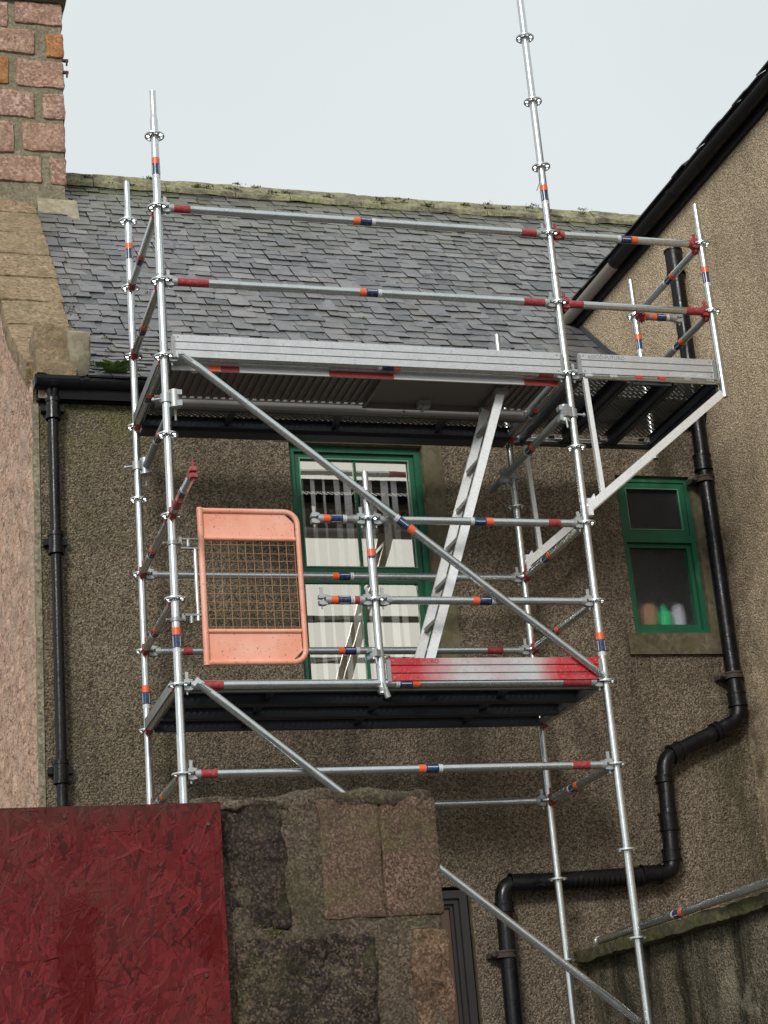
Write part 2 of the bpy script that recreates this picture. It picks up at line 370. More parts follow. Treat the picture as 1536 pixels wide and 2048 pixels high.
def rough_block(a, b, sub=.03, amp=.008, fr=14, rnd_=.02, seed=0):
    """a stone: a box subdivided, rounded at its edges and roughened"""
    x0, y0, z0 = a; x1, y1, z1 = b; mb = MB()
    L = (x1 - x0, y1 - y0, z1 - z0); n = [max(2, min(60, int(l / sub))) for l in L]
    c = Vector(((x0 + x1) / 2, (y0 + y1) / 2, (z0 + z1) / 2)); h = Vector(L) / 2
    def P(p):
        q = p - c; 
        core = Vector([max(-(h[i] - rnd_), min(h[i] - rnd_, q[i])) for i in range(3)]); e = q - core
        if e.length > 1e-9: e = e.normalized() * rnd_
        q = core + e + c
        nn = mnoise.noise_vector(q * fr + Vector((seed, 0, 0))) * amp + mnoise.noise_vector(q * fr * 3.1 + Vector((0, seed, 0))) * amp * .5
        nn += mnoise.noise_vector(q * fr * .4 + Vector((0, 0, seed))) * amp * 1.5
        return q + nn
    for ax in range(3):
        u, w = (ax + 1) % 3, (ax + 2) % 3
        for sgn in (0, 1):
            vs = []
            for i in range(n[u] + 1):
                for j in range(n[w] + 1):
                    p = Vector((0, 0, 0)); p[ax] = (a, b)[sgn][ax]; p[u] = a[u] + L[u] * i / n[u]; p[w] = a[w] + L[w] * j / n[w]; vs.append(P(p))
            m = n[w] + 1
            fs = [(i * m + j, (i + 1) * m + j, (i + 1) * m + j + 1, i * m + j + 1) for i in range(n[u]) for j in range(n[w])]
            if not sgn: fs = [tuple(reversed(f)) for f in fs]
            mb.add(vs, fs, 0, True)
    return mb

GZ = -6.09
YW = 1.44
XC = 4.25
XG = -.617
def interp(x, xs, ys):
    if x <= xs[0]: return ys[0] + (x - xs[0]) * (ys[1] - ys[0]) / (xs[1] - xs[0])
    for i in range(len(xs) - 1):
        if x <= xs[i + 1]: return ys[i] + (x - xs[i]) * (ys[i + 1] - ys[i]) / (xs[i + 1] - xs[i])
    return ys[-1]
RY = [1.30, 2.0, 2.74, 3.37, 5.95]; RZ = [.41, .86, 1.40, 2.00, 4.58]
def zr(y): return interp(y, RY, RZ)

# ------------------------------------------------------------------ ground
mb = MB(); mb.box((-300, -300, GZ - .5), (300, 300, GZ)); g = mb.build('ground', M['ground']); tag(g, kind='structure')

# ------------------------------------------------------------------ main house
house = empty('harled_house', 'brown harled house under a mossy slate roof, behind the scaffold, with green sash windows', 'house', loc=(0, YW, GZ))
HP = Vector((0, YW, GZ))
def hpart(mb, name, mats, parent=None, fix=False, local=True):
    """mesh given in world coordinates, made a child"""
    me = mb.mesh(name, mats if isinstance(mats, (list, tuple)) else [mats])
    if fix: fixn(me)
    if parent is None or parent is house:
        me.transform(Matrix.Translation(-HP)); return put(name, me, house)
    return put(name, me, parent)
def unpar(o): return o
# front wall with openings
def wall_holes(x0, x1, z0, z1, y, holes, depth, mb):
    xs = sorted({x0, x1, *[h[0] for h in holes], *[h[1] for h in holes]}); zs = sorted({z0, z1, *[h[2] for h in holes], *[h[3] for h in holes]})
    def inside(cx, cz): return any(h[0] < cx < h[1] and h[2] < cz < h[3] for h in holes)
    for i in range(len(xs) - 1):
        for j in range(len(zs) - 1):
            if inside((xs[i] + xs[i + 1]) / 2, (zs[j] + zs[j + 1]) / 2): continue
            mb.add([(xs[i], y, zs[j]), (xs[i + 1], y, zs[j]), (xs[i + 1], y, zs[j + 1]), (xs[i], y, zs[j + 1])], [(0, 1, 2, 3)], 0)
    for a, b, c, d in holes:
        mb.add([(a, y, c), (b, y, c), (b, y, d), (a, y, d), (a, y + depth, c), (b, y + depth, c), (b, y + depth, d), (a, y + depth, d)],
               [(0, 4, 5, 1), (1, 5, 6, 2), (2, 6, 7, 3), (3, 7, 4, 0)], 1)
HOLES = [(1.10, 2.055, -1.78, .075), (3.50, 4.085, -1.285, -.10), (1.2, 2.10, -5.2, -2.97)]
mb = MB(); wall_holes(XG, XC, GZ, .42, YW, HOLES, .16, mb)
wall = hpart(mb, 'wall', [M['harl'], M['render']])
# dark rooms behind the openings
mb = MB()
for a, b, c, d in HOLES:
    x0, x1, y0, y1, z0, z1 = a - .6, b + .3, YW + .16, YW + 2.2, c - .3, d + .3
    if a > 3: x1 = XC - .02
    mb.add([(x0, y0, z0), (x1, y0, z0), (x1, y1, z0), (x0, y1, z0), (x0, y0, z1), (x1, y0, z1), (x1, y1, z1), (x0, y1, z1)],
           [(0, 1, 2, 3), (7, 6, 5, 4), (1, 2, 6, 5), (2, 3, 7, 6), (3, 0, 4, 7)], 0)
hpart(mb, 'room', M['dark'])
# smooth render margins of the openings (proud bands) and sills
for a, b in (((2.058, YW - .006, -1.78), (2.20, YW + .05, .078)), ((4.088, YW - .005, -1.285), (4.16, YW + .05, -.10)), ((1.0, YW - .005, .078), (2.20, YW + .05, .20))):
    mb = MB(); mb.box(a, b); hpart(mb, 'margin', M['render'])
mb = MB(); mb.box((3.43, YW - .03, -1.44), (4.17, YW + .12, -1.287)); sill = hpart(mb, 'window_sill', M['render'])
mb = MB(); mb.box((1.02, YW - .03, -1.90), (2.13, YW + .12, -1.782)); hpart(mb, 'window_sill', M['render'])

def frame_rect(mb, x0, x1, z0, z1, w, y0, y1, mi=0, wb=None):
    wb = w if wb is None else wb
    mb.box((x0, y0, z0), (x0 + w, y1, z1), mi); mb.box((x1 - w, y0, z0), (x1, y1, z1), mi)
    mb.box((x0 + w, y0, z1 - w), (x1 - w, y1, z1), mi); mb.box((x0 + w, y0, z0), (x1 - w, y1, z0 + wb), mi)
# main window
win = MB(); frame_rect(win, 1.10, 2.055, -1.78, .075, .045, YW + .05, YW + .155)
win = hpart(win, 'window', M['green'])
sash = MB(); frame_rect(sash, 1.146, 2.009, -.855, .029, .035, YW + .075, YW + .112, 0, .055)
frame_rect(sash, 1.182, 1.973, -.799, -.007, .008, YW + .066, YW + .08, 1)
sash.box((1.572, YW + .078, -.799), (1.590, YW + .11, -.007))
def child_local(mb, name, mats, parent): 
    me = mb.mesh(name, mats if isinstance(mats, (list, tuple)) else [mats]); me.transform(Matrix.Translation(-HP)); return put(name, me, parent)
tag(child_local(sash, 'upper_sash', [M['green'], M['green_pale']], win))
sash = MB(); frame_rect(sash, 1.146, 2.009, -1.73, -.86, .035, YW + .114, YW + .150, 0, .07)
sash.box((1.568, YW + .116, -1.66), (1.592, YW + .148, -.895))
child_local(sash, 'lower_sash', [M['green']], win)
for (a, b, c, d, y) in ((1.181, 1.571, -.799, -.007, .094), (1.591, 1.973, -.799, -.007, .094), (1.181, 1.568, -1.66, -.896, .133), (1.592, 1.973, -1.66, -.896, .133)):
    q = MB(); q.add([(a, YW + y, c), (b, YW + y, c), (b, YW + y, d), (a, YW + y, d)], [(0, 1, 2, 3)]); child_local(q, 'pane', M['glass'], win)
# vertical blind inside
bl = empty('vertical_blind', 'pale vertical blind hanging inside the large green sash window', 'blind', loc=(1.58, YW + .24, 0))
q = MB(); q.box((-.48, -.03, -.075), (.44, .03, .06)); q.build('headrail', M['blind'], bl)
for i in range(11):
    x = -.44 + i * .086 + .008 * math.sin(i * 3.3); w = .019 + .011 * math.sin(i * 1.7)
    q = MB(); q.box((-w, -.002, -1.95), (w, .002, -.08)); q.build('slat', M['blind'], bl, (x, 0, 0), (0, 0, math.radians(18 + 8 * math.sin(i * 2.1))))
# small window
sw = MB(); frame_rect(sw, 3.503, 4.083, -1.283, -.103, .035, YW + .03, YW + .14)
sw.box((3.538, YW + .03, -.598), (4.048, YW + .13, -.545))
sw = hpart(sw, 'window', M['green']); tag(sw, 'small green two pane window')
q = MB(); frame_rect(q, 3.54, 4.046, -.543, -.14, .042, YW + .04, YW + .10, 0); frame_rect(q, 3.583, 4.003, -.500, -.183, .005, YW + .035, YW + .05, 1)
child_local(q, 'upper_sash', [M['green'], M['green_pale']], sw)
q = MB(); frame_rect(q, 3.54, 4.046, -1.247, -.60, .03, YW + .06, YW + .12, 0, .045); child_local(q, 'lower_sash', M['green'], sw)
for (a, b, c, d, y) in ((3.583, 4.003, -.50, -.183, .07), (3.571, 4.015, -1.20, -.631, .09)):
    q = MB(); q.box((a, YW + y, c), (b, YW + y + .005, d)); child_local(q, 'obscure_pane', M['obscure'], sw)
def lathe(prof, name, m, loc, label, cat):
    q = MB(); seg = 18; vs = []
    for r, z in prof:
        for k in range(seg): a = 2 * math.pi * k / seg; vs.append((r * math.cos(a), r * math.sin(a), z))
    n = len(prof); q.add(vs, [(i * seg + k, i * seg + (k + 1) % seg, (i + 1) * seg + (k + 1) % seg, (i + 1) * seg + k) for i in range(n - 1) for k in range(seg)], 0, True)
    q.add(vs, [tuple(reversed(range(seg))), tuple(range((n - 1) * seg, n * seg))])
    return tag(q.build(name, m, None, loc), label, cat)
q = MB(); q.box((3.5, YW + .12, -1.24), (4.08, YW + .30, -1.2)); child_local(q, 'inner_sill', M['green_pale'], sw)
lathe([(.05, 0), (.066, .03), (.068, .12), (.055, .16), (.03, .165)], 'tan_pot', M['tub'], (3.70, YW + .18, -1.19), 'tan rounded pot blurred behind the frosted small window', 'pot')
lathe([(.04, 0), (.045, .02), (.045, .10), (.02, .13), (.015, .155)], 'green_bottle', M['gbottle'], (3.815, YW + .155, -1.19), 'bright green bottle behind the frosted small window', 'bottle')
lathe([(.05, 0), (.05, .11), (.035, .15), (.03, .16)], 'white_bottle', M['wbottle'], (3.93, YW + .165, -1.19), 'white bottle behind the frosted small window', 'bottle')
# door low behind the pier
dr = MB()
frame_rect(dr, 1.22, 2.08, -5.2, -2.99, .05, YW + .02, YW + .15); frame_rect(dr, 1.272, 2.028, -5.15, -3.042, .03, YW + .045, YW + .13); frame_rect(dr, 1.304, 1.996, -5.12, -3.074, .02, YW + .07, YW + .12)
dr = hpart(dr, 'door_frame', M['doorf'])
q = MB(); q.box((1.325, YW + .09, -5.1), (1.975, YW + .125, -3.095)); child_local(q, 'door_leaf', M['doorp'], dr)

# gable wall (faces left), rough granite with displacement
q = MB(); NY, NZ = 70, 330
vs = []; fs = []
for i in range(NY + 1):
    y = YW + .0 + (i / NY) ** 1.25 * 5.2
    top = zr(y) - .05
    for j in range(NZ + 1):
        z = -4.2 + (top + 4.2) * j / NZ
        p = Vector((XG, y, z)); n = mnoise.noise(p * 6) * .022 + mnoise.noise(Vector((0, y * 16, z * 9))) * .014 + abs(mnoise.noise(Vector((3, y * 5, z * 2.2)))) * .03
        ed = min(1, i / 3)
        vs.append((XG - n * ed, y, z))
fs = [(i * (NZ + 1) + j, i * (NZ + 1) + j + 1, (i + 1) * (NZ + 1) + j + 1, (i + 1) * (NZ + 1) + j) for i in range(NY) for j in range(NZ)]
q.add(vs, fs, 0, True); q.box((XG + .03, 6.6, GZ), (XG + .1, 10.5, 4.2)); q.box((XG + .002, YW + .01, GZ), (XG + .06, 6.6, -4.18))
hpart(q, 'gable_wall', M['gable'])
q = MB(); q.box((XG - .004, YW - .012, GZ), (XG + .035, YW + .05, .30)); hpart(q, 'corner_pointing', M['mortar'])

# roof: underlay, slates, ridge, skew copings, chimney
roof = MB()
ys = RY + [6.0]
poly = [(1.33, .37)] + [(y, zr(y) - .03) for y in RY[1:]] + [(10.6, .3), (10.6, .2), (5.95, 4.4), (3.37, 1.8), (2.74, 1.2), (2.0, .68), (1.36, .30)]
roof.prism(poly, 0, XG + .1, 6.6)
roof = hpart(roof, 'roof', M['under'], fix=True)
def slate_mesh(i, wob):
    rr = random.Random(i); w, h, t = .188, .30, .013
    n = 6; bot = [(-w / 2 + w * k / n, rr.uniform(-.004, .006) + (rr.uniform(0, .02) if k in (0, n) and rr.random() < .45 else 0)) for k in range(n + 1)]
    if wob: bot[rr.randrange(1, n)] = (bot[2][0], .022)
    bot = sorted(bot)
    pts = bot + [(w / 2 - rr.uniform(.0, .004), h), (-w / 2 + rr.uniform(0, .004), h)]
    m = MB(); k = len(pts); m.add([(x, y, 0) for x, y in pts] + [(x, y, t) for x, y in pts],
        [tuple(range(k - 1, -1, -1)), tuple(range(k, 2 * k))] + [])
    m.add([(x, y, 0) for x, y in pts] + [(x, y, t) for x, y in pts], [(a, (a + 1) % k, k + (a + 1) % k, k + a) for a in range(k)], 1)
    return m
SM = [slate_mesh(i, i % 4 == 3) for i in range(14)]
SMe = [s_.mesh('slate', [M['slate'], M['slate_edge_shade']]) for s_ in SM]
# arc length rows
arc = [0]; P2 = list(zip(RY, RZ))
for i in range(1, len(P2)): arc.append(arc[-1] + math.dist(P2[i], P2[i - 1]))
def onroof(s_):
    for i in range(len(arc) - 1):
        if s_ <= arc[i + 1] or i == len(arc) - 2:
            t = (s_ - arc[i]) / (arc[i + 1] - arc[i]); y = RY[i] + t * (RY[i + 1] - RY[i]); z = RZ[i] + t * (RZ[i + 1] - RZ[i])
            return y, z, math.atan2(RZ[i + 1] - RZ[i], RY[i + 1] - RY[i])
CamM = cam.matrix_basis.copy(); Ci = Matrix.LocRotScale(cam.location, cam.rotation_euler, None).inverted()
def pix(p):
    c = Ci @ Vector(p); return 768 + 3588.4 * c.x / -c.z, 1024 - 3588.4 * c.y / -c.z
def xl(y): return -.27 + .11 * min(1, (y - 1.34) / 2.2)
S_list = []; s_ = -.03; row = 0
rr = random.Random(3)
while s_ < arc[-1] - .05:
    y, z, pa = onroof(max(s_, 0)); 
    if s_ < 0: y += s_ * math.cos(pa); z += s_ * math.sin(pa)
    fr = min(1, max(0, s_ / arc[-1])); W_ = .192 - .03 * fr
    x = xl(y) - rr.uniform(0, .15)
    xe = XC - .02 if y < 6 and y < 3.5 else 6.5
    while x < xe:
        w = W_ * rr.uniform(.78, 1.22)
        cx = x + w / 2
        if cx + w / 2 > xl(y) + .02 and cx - w/2 < xe:
            if cx - w / 2 < xl(y): nw = cx + w / 2 - xl(y); cx = cx + w / 2 - nw / 2; wv = nw
            elif cx + w / 2 > xe: nw = xe - (cx - w / 2); cx = cx - w / 2 + nw / 2; wv = nw
            else: wv = w
            tilt = pa - .040 + rr.gauss(0, .008)
            lift = .025 + rr.uniform(0, .010)
            yj = rr.gauss(0, .006); yy = y + yj; p = Vector((cx, yy - math.sin(pa) * lift, z + yj * math.tan(pa) + math.cos(pa) * lift))
            m4 = Matrix.Translation(p) @ Matrix.Rotation(tilt, 4, 'X') @ Matrix.Rotation(rr.gauss(0, .018), 4, 'Z') @ Matrix.Rotation(rr.gauss(0, .02), 4, 'Y') @ Matrix.Diagonal((wv / .188 * .955, 1.15 - .35 * fr, 1, 1))
            S_list.append((m4, rr.randrange(14), p))
        x += w
    s_ += .166 - .028 * fr + rr.uniform(-.006, .006); row += 1
def vis(p):
    u, v = pix(p)
    if not (60 < u < 1290 and 300 < v < 770): return 0
    if 345 < u < 1430 and v > 668 + (u - 345) * .045: return 0
    if u > 1150 and v > 635 - (u - 1150) * 1.25 and v < 640: return 0
    return 1 / (Vector(p) - cam.location).length
order = sorted(range(len(S_list)), key=lambda i: -vis(S_list[i][2]))
near = set(order[:298]); far = MB(); T = Matrix.Translation(-HP)
for i, (m4, k, p) in enumerate(S_list):
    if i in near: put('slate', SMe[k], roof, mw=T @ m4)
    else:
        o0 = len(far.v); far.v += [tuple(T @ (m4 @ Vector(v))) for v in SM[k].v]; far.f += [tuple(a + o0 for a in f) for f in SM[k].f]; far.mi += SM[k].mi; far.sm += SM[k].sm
o = put('slates', far.mesh('slates', [M['slate'], M['slate_edge_shade']]), roof); tag(o, kind='stuff')
# ridge stones
rg = MB(); rg.box((-.2, 5.93, 4.56), (6.6, 6.02, 4.62)); rg = hpart(rg, 'ridge', M['mortar'])
x = -.2; k = 0; rr = random.Random(5)
while x < 6.5:
    L = rr.uniform(.55, .75); q = MB(); h = rr.uniform(-.008, .008); n = 6; nx = 8; vs = []
    prof = [(-.17, -.15), (-.175, -.105), (-.04, .06), (.04, .06), (.175, -.105), (.17, -.15)]
    for a in range(nx + 1):
        for (py, pz) in prof:
            P_ = Vector((x + .004 + (L - .008) * a / nx, 5.96 + py, 4.64 + h + pz)); P_ += mnoise.noise_vector(P_ * 7) * .014; vs.append(P_)
    q.add(vs, [(a * 6 + b, (a + 1) * 6 + b, (a + 1) * 6 + b + 1, a * 6 + b + 1) for a in range(nx) for b in range(5)] + [tuple(range(6)), tuple(range(nx * 6 + 5, nx * 6 - 1, -1))])
    child_local(q, 'ridge_stone', M['ridge'], rg); x += L
# skew copings
sk = MB(); sk.prism([(1.36, .30), (1.36, .47), (2.0, .90), (2.74, 1.44), (3.37, 2.04), (5.3, 3.98), (5.3, 3.7), (3.37, 1.8)], 0, XG + .03, -.2)
sk = hpart(sk, 'skew', M['mortar'], fix=True)
yy = 1.40; i = 0
while yy < 5.6:
    y2 = min(yy + .445, 5.75); za, zb = zr(yy) + .11, zr(y2) + .11
    for_ = rough_block((XG - .05, 0, -.15), (xl((yy + y2) / 2) - .0, math.dist((yy, za), (y2, zb)) - .02, 0), .035, .006, 12, .018, i * 3.1)
    m4 = Matrix.Translation((0, yy, za)) @ Matrix.Rotation(math.atan2(zb - za, y2 - yy), 4, 'X')
    for_.v = [tuple(m4 @ Vector(v)) for v in for_.v]
    child_local(for_, 'coping_stone', M['tan'], sk); yy = y2; i += 1
q = rough_block((XG - .0, 1.27, .425), (-.345, 1.72, .80), .03, .012, 12, .02, 9); tag(child_local(q, 'skew_block', M['mortar_d' if 0 else 'tan'], sk), 'mossy square stone at the foot of the skew')
q = rough_block((-.40, 1.29, .44), (-.265, 2.0, .73), .03, .012, 9, .018, 19)
m4 = Matrix.Translation((0, 1.3, .46)) @ Matrix.Rotation(math.radians(26), 4, 'X') @ Matrix.Translation((0, -1.3, -.46)); q.v = [tuple(m4 @ Vector(v)) for v in q.v]
child_local(q, 'cement_fillet', M['cement'], sk)
# chimney
ch = MB(); ch.box((-1.3, 5.215, 3.4), (.118, 6.6, 7.2)); ch = hpart(ch, 'chimney', M['mortar'])
CS = [(-.456, -.402, 5.838, 6.085), (-.305, .119, 5.898, 6.103), (-.458, -.157, 5.558, 5.792), (-.012, .112, 5.541, 5.77), (-.462, -.404, 5.201, 5.47), (-.29, .119, 5.204, 5.46),
      (-.465, -.168, 4.86, 5.102), (-.048, .116, 4.864, 5.1), (-.469, -.362, 4.466, 4.766), (-.244, .117, 4.508, 4.771), (-.472, -.111, 4.17, 4.403), (0, .115, 4.167, 4.413)]
for i, (a, b, c, d) in enumerate(CS):
    a2 = a - .25 if a < -.4 else a
    b2 = .135 if b > .09 else b
    if a2 < a and b - a < .12: a2 = a - .12
    q = rough_block((a2 - .02, 5.19, c - .018), (b2 + (.0 if b2 > .13 else .02), 5.46, d + .022), .022, .008, 13, .02, i * 2.3)
    child_local(q, 'stone', M['orange' if i in (3, 4) else 'pink'], ch)
for k in range(3):
    for j in range(6):
        q = rough_block((-.08, 5.47 + k * .37, 4.45 + j * .345 + .0), (.137, 5.8 + k * .37, 4.70 + j * .345), .05, .008, 9, .03, k + j * 3); child_local(q, 'stone', M['pink'], ch)
q = rough_block((-1.35, 5.12, 6.14), (.17, 6.7, 6.3), .05, .006, 9, .03, 4); tag(child_local(q, 'cope', M['mortar'], ch))
for z in (5.34, 5.47):
    q = MB(); q.box((.12, 5.16, z), (.175, 5.19, z + .022)); q.box((.15, 5.14, z - .05), (.165, 5.17, z + .01)); child_local(q, 'bracket', M['rust'], ch)
# cement fillet at chimney foot, following the roof
q = MB(); vs = []
for i in range(9):
    x = -.14 + i * .045
    yb = 5.02 + .08 * math.sin(i * .5) + (.1 if i == 0 else 0); vs += [(x, yb, zr(yb) + .035), (x, 5.2, zr(5.2) + .16)]
q.add(vs, [(2 * i, 2 * i + 2, 2 * i + 3, 2 * i + 1) for i in range(8)], 0, True)
q.add([(.12, 5.2, zr(5.2) + .16), (.25, 5.2, zr(5.2) + .03), (.14, 6.0, zr(5.9) + .16), (.22, 6.0, zr(5.9) + .03), (.23, 5.06, zr(5.06) + .03), (.22, 5.02, zr(5.02) + .035)], [(0, 1, 3, 2), (0, 5, 4, 1)], 0, True)
child_local(q, 'cement_fillet', M['cement'], ch)
# flashing at the right
q = MB(); vs = []
for y in (1.35, 1.8, 2.4, 2.74, 3.1, 3.40):
    vs += [(XC - .07, y, zr(y) + .038), (XC - .012, y, zr(y) + .05), (XC - .012, y, zr(y) + .12)]
q.add(vs, [(3 * i, 3 * i + 1, 3 * i + 4, 3 * i + 3) for i in range(5)] + [(3 * i + 1, 3 * i + 2, 3 * i + 5, 3 * i + 4) for i in range(5)])
child_local(q, 'flashing', M['lead'], roof)
q = MB(); q.box((.3, 1.29, .385), (.72, 1.42, .40)); child_local(q, 'loose_slate', M['slate'], roof)
# eaves gutter
def half_gutter(mb, p0, p1, r, ax, seg=10, t=.006):
    pts = []
    for k in range(seg + 1): a = math.pi + math.pi * k / seg; pts.append((math.cos(a) * r, math.sin(a) * r))
    for k in range(seg, -1, -1): a = math.pi + math.pi * k / seg; pts.append((math.cos(a) * (r - t), math.sin(a) * (r - t)))
    if ax == 0: mb.prism([(p0[1] + a, p0[2] + b) for a, b in pts], 0, p0[0], p1[0])
    else: mb.prism([(p0[0] + a, p0[2] + b) for a, b in pts], 1, p0[1], p1[1])
gt = MB(); half_gutter(gt, (XG + .01, 1.335, .42), (XC - .02, 0, 0), .06, 0); half_gutter(gt, (XG + .0, 1.335, .428), (-.33, 0, 0), .072, 0); gt.box((XG - .002, 1.268, .362), (XG + .008, 1.402, .43)); gt = hpart(gt, 'gutter', M['black_m'], fix=True)
for x in (-.3, .62, 1.54, 2.46, 3.38):
    q = MB(); half_gutter(q, (x, 1.335, .425), (x + .035, 0, 0), .067, 0); child_local(q, 'gutter_joint', M['black_m'], gt)
q = MB(); q.box((XG + .02, 1.398, .30), (XC - .02, 1.436, .41)); hpart(q, 'fascia', M['black_m'])
# cast iron downpipe
dp = MB(); dp.tube((-.498, 1.36, .30), (-.478, 1.36, GZ), .034, 16); dp.tube((-.52, 1.34, .36), (-.51, 1.35, .28), .02, 10); dp.tube((-.485, 1.33, .36), (-.49, 1.35, .28), .02, 10)
dp = hpart(dp, 'downpipe', M['iron'])
for z in (.24, -.69, -2.17, -4.0):
    q = MB(); q.tube((-.496, 1.36, z + .05), (-.496, 1.36, z - .09), .046, 16); q.tube((-.496, 1.36, z + .055), (-.496, 1.36, z + .03), .052, 16); q.tube((-.496, 1.36, z - .07), (-.496, 1.36, z - .09), .052, 16)
    q.box((-.57, 1.38, z - .02), (-.42, 1.435, z + .02)); child_local(q, 'pipe_collar', M['iron'], dp)
# soil pipe
def bend(pts, rad=.09, n=6):
    pts = [Vector(p) for p in pts]; out = [pts[0]]
    for i in range(1, len(pts) - 1):
        a, b, c = pts[i - 1], pts[i], pts[i + 1]; d1 = (a - b).normalized(); d2 = (c - b).normalized()
        p1 = b + d1 * rad; p2 = b + d2 * rad
        for k in range(n + 1): t = k / n; out.append(p1 * (1 - t) ** 2 + b * 2 * t * (1 - t) + p2 * t * t)
    out.append(pts[-1]); return out
YP = 1.34
SP = [(4.178, YP, 1.66), (4.150, YP, -1.93), (3.535, YP, -2.19), (3.495, YP, -2.955), (2.285, YP, -2.985), (2.24, YP, GZ)]
q = MB(); q.path(bend(SP), .055, 18); sp = hpart(q, 'soil_pipe', M['black'])
def coll(p, d, L, r, m='black', name='pipe_collar'):
    d = Vector(d).normalized(); p = Vector(p); q = MB(); q.tube(p - d * L / 2, p + d * L / 2, r, 20); q.tube(p - d * L / 2, p - d * (L / 2 - .012), r + .005, 20); q.tube(p + d * L / 2, p + d * (L / 2 - .012), r + .005, 20)
    return child_local(q, name, M[m], sp)
coll((4.177, YP, 1.60), (0, 0, 1), .20, .066); coll((4.16, YP, -.03), (0, 0, 1), .12, .064)
coll((4.152, YP, -1.79), (0, 0, 1), .1, .064); coll((3.96, YP, -2.01), (-.615, 0, -.26), .05, .062); coll((3.63, YP, -2.15), (-.615, 0, -.26), .08, .064)
coll((3.52, YP, -2.33), (0, 0, 1), .05, .061); coll((3.51, YP, -2.62), (0, 0, 1), .12, .063); coll((3.50, YP, -2.84), (0, 0, 1), .08, .063)
coll((3.33, YP, -2.96), (1, 0, 0), .14, .062); coll((2.42, YP, -2.98), (1, 0, 0), .16, .062); coll((2.283, YP, -3.13), (0, 0, 1), .06, .062)
rr = random.Random(2)
for i in range(22):     # tape wrapped round the horizontal run
    x = 2.46 + i * .037; q = MB(); q.tube((x, YP, -2.98), (x + .03, YP, -2.98), .0585 + rr.uniform(0, .002), 16); child_local(q, 'wrapped_tape', M['black'], sp)
for p, nm in (((4.153, YP, -.16), 1), ((4.150, YP, -1.62), 1), ((2.262, YP, -3.42), 1)):
    coll(p, (0, 0, 1), .045, .064, 'rust', 'pipe_bracket'); q = MB(); q.box((p[0] - .10, YP + .02, p[2] - .015), (p[0] + .095, YW - .002, p[2] + .015)); q.tube((p[0] - .085, YP + .03, p[2]), (p[0] - .085, YP - .03, p[2]), .014, 8); child_local(q, 'pipe_bracket', M['rust'], sp)

# ------------------------------------------------------------------ right hand house
rh = empty('neighbouring_house', 'tan harled house at the right with a long black gutter under its dark eaves', 'house', loc=(XC, 0, GZ)); RP = Vector((XC, 0, GZ))
def rpart(mb, name, mats, parent=None, fix=False):
    me = mb.mesh(name, mats if isinstance(mats, (list, tuple)) else [mats])
    if fix: fixn(me)
    me.transform(Matrix.Translation(-RP)); return put(name, me, parent or rh)
q = MB(); q.box((XC, -2.6, GZ), (XC + 5, 8.5, 2.02)); rpart(q, 'wall', M['harl_r'])
q = MB(); q.prism([(XC - .02, 2.022), (XC - .02, 2.12), (XC - .13, 2.128), (XC - .13, 2.142), (XC + 2.5, 4.55), (XC + 5.1, 2.2), (XC + 5.1, 2.022)], 1, -2.7, 8.6); rf = rpart(q, 'roof', M['under'], fix=True)
q = MB(); q.box((XC - .03, -2.6, 2.0), (XC - .004, 8.5, 2.021)); rpart(q, 'fascia', M['black_m'])
q = MB(); half_gutter(q, (XC - .075, -2.7, 2.11), (0, 2.28, 0), .062, 1); gg = rpart(q, 'gutter', M['black_m'], fix=True)
q = MB(); half_gutter(q, (XC - .075, 2.283, 2.112), (0, 3.42, 0), .058, 1); tag(rpart(q, 'bare_gutter', M['gutgrey'], fix=True), 'bare grey end length of gutter')
for y in (2.26, 1.15, -1.2):
    q = MB(); half_gutter(q, (XC - .075, y, 2.115), (0, y + .05, 0), .069, 1); rpart(q, 'gutter_joint', M['black_m'], gg, fix=True)
rr = random.Random(8); y = -2.7
while y < 6.5:
    w = rr.uniform(.16, .24); q = MB(); x0 = XC - .15 + rr.uniform(-.012, .012)
    m4 = Matrix.Translation((x0, y, 2.135 + rr.uniform(0, .01))) @ Matrix.Rotation(math.radians(-38 + rr.gauss(0, 2)), 4, 'Y')
    q.obox(m4, (0, 0, 0), (.3, w * .97, .009)); rpart(q, 'slate', M['slate'], rf); y += w

# ------------------------------------------------------------------ low wall at the right with coping
XL = 2.83
lw = empty('low_boundary_wall', 'low algae streaked harled wall with mossy coping at lower right', 'wall', loc=(XL, 0, GZ)); LP = Vector((XL, 0, GZ))
def lpart(mb, name, m, label=None):
    me = mb.mesh(name, [m]); me.transform(Matrix.Translation(-LP)); o = put(name, me, lw); 
    if label: o['label'] = label
    return o
q = MB(); NY, NZ = 120, 60; vs = []
for i in range(NY + 1):
    y = -2.6 + 4.03 * i / NY
    for j in range(NZ + 1):
        z = -4.7 + 1.22 * j / NZ; p = Vector((XL, y, z)); vs.append((XL + .02 - mnoise.noise(p * 3) * .03 - mnoise.noise(Vector((0, y * 4.5, z * .5))) * .03, y, z))
q.add(vs, [(i * (NZ + 1) + j, i * (NZ + 1) + j + 1, (i + 1) * (NZ + 1) + j + 1, (i + 1) * (NZ + 1) + j) for i in range(NY) for j in range(NZ)], 0, True)
q.box((XL + .06, -2.6, GZ), (XL + .3, 1.43, -3.49)); q.box((XL, -2.6, GZ), (XL + .059, 1.43, -4.69)); lpart(q, 'wall_face', M['harl_low'])
y = 1.42; i = 0
while y > -2.5:
    L = (.95, 1.1, .8, .9)[i % 4]; q = rough_block((XL - .075 + (.0 if i < 2 else .03), y - L + .01, -3.50), (XL + .36, y, -3.42), .035, .010, 10, .018, i * 5); lpart(q, 'coping_stone', M['concrete']); y -= L; i += 1

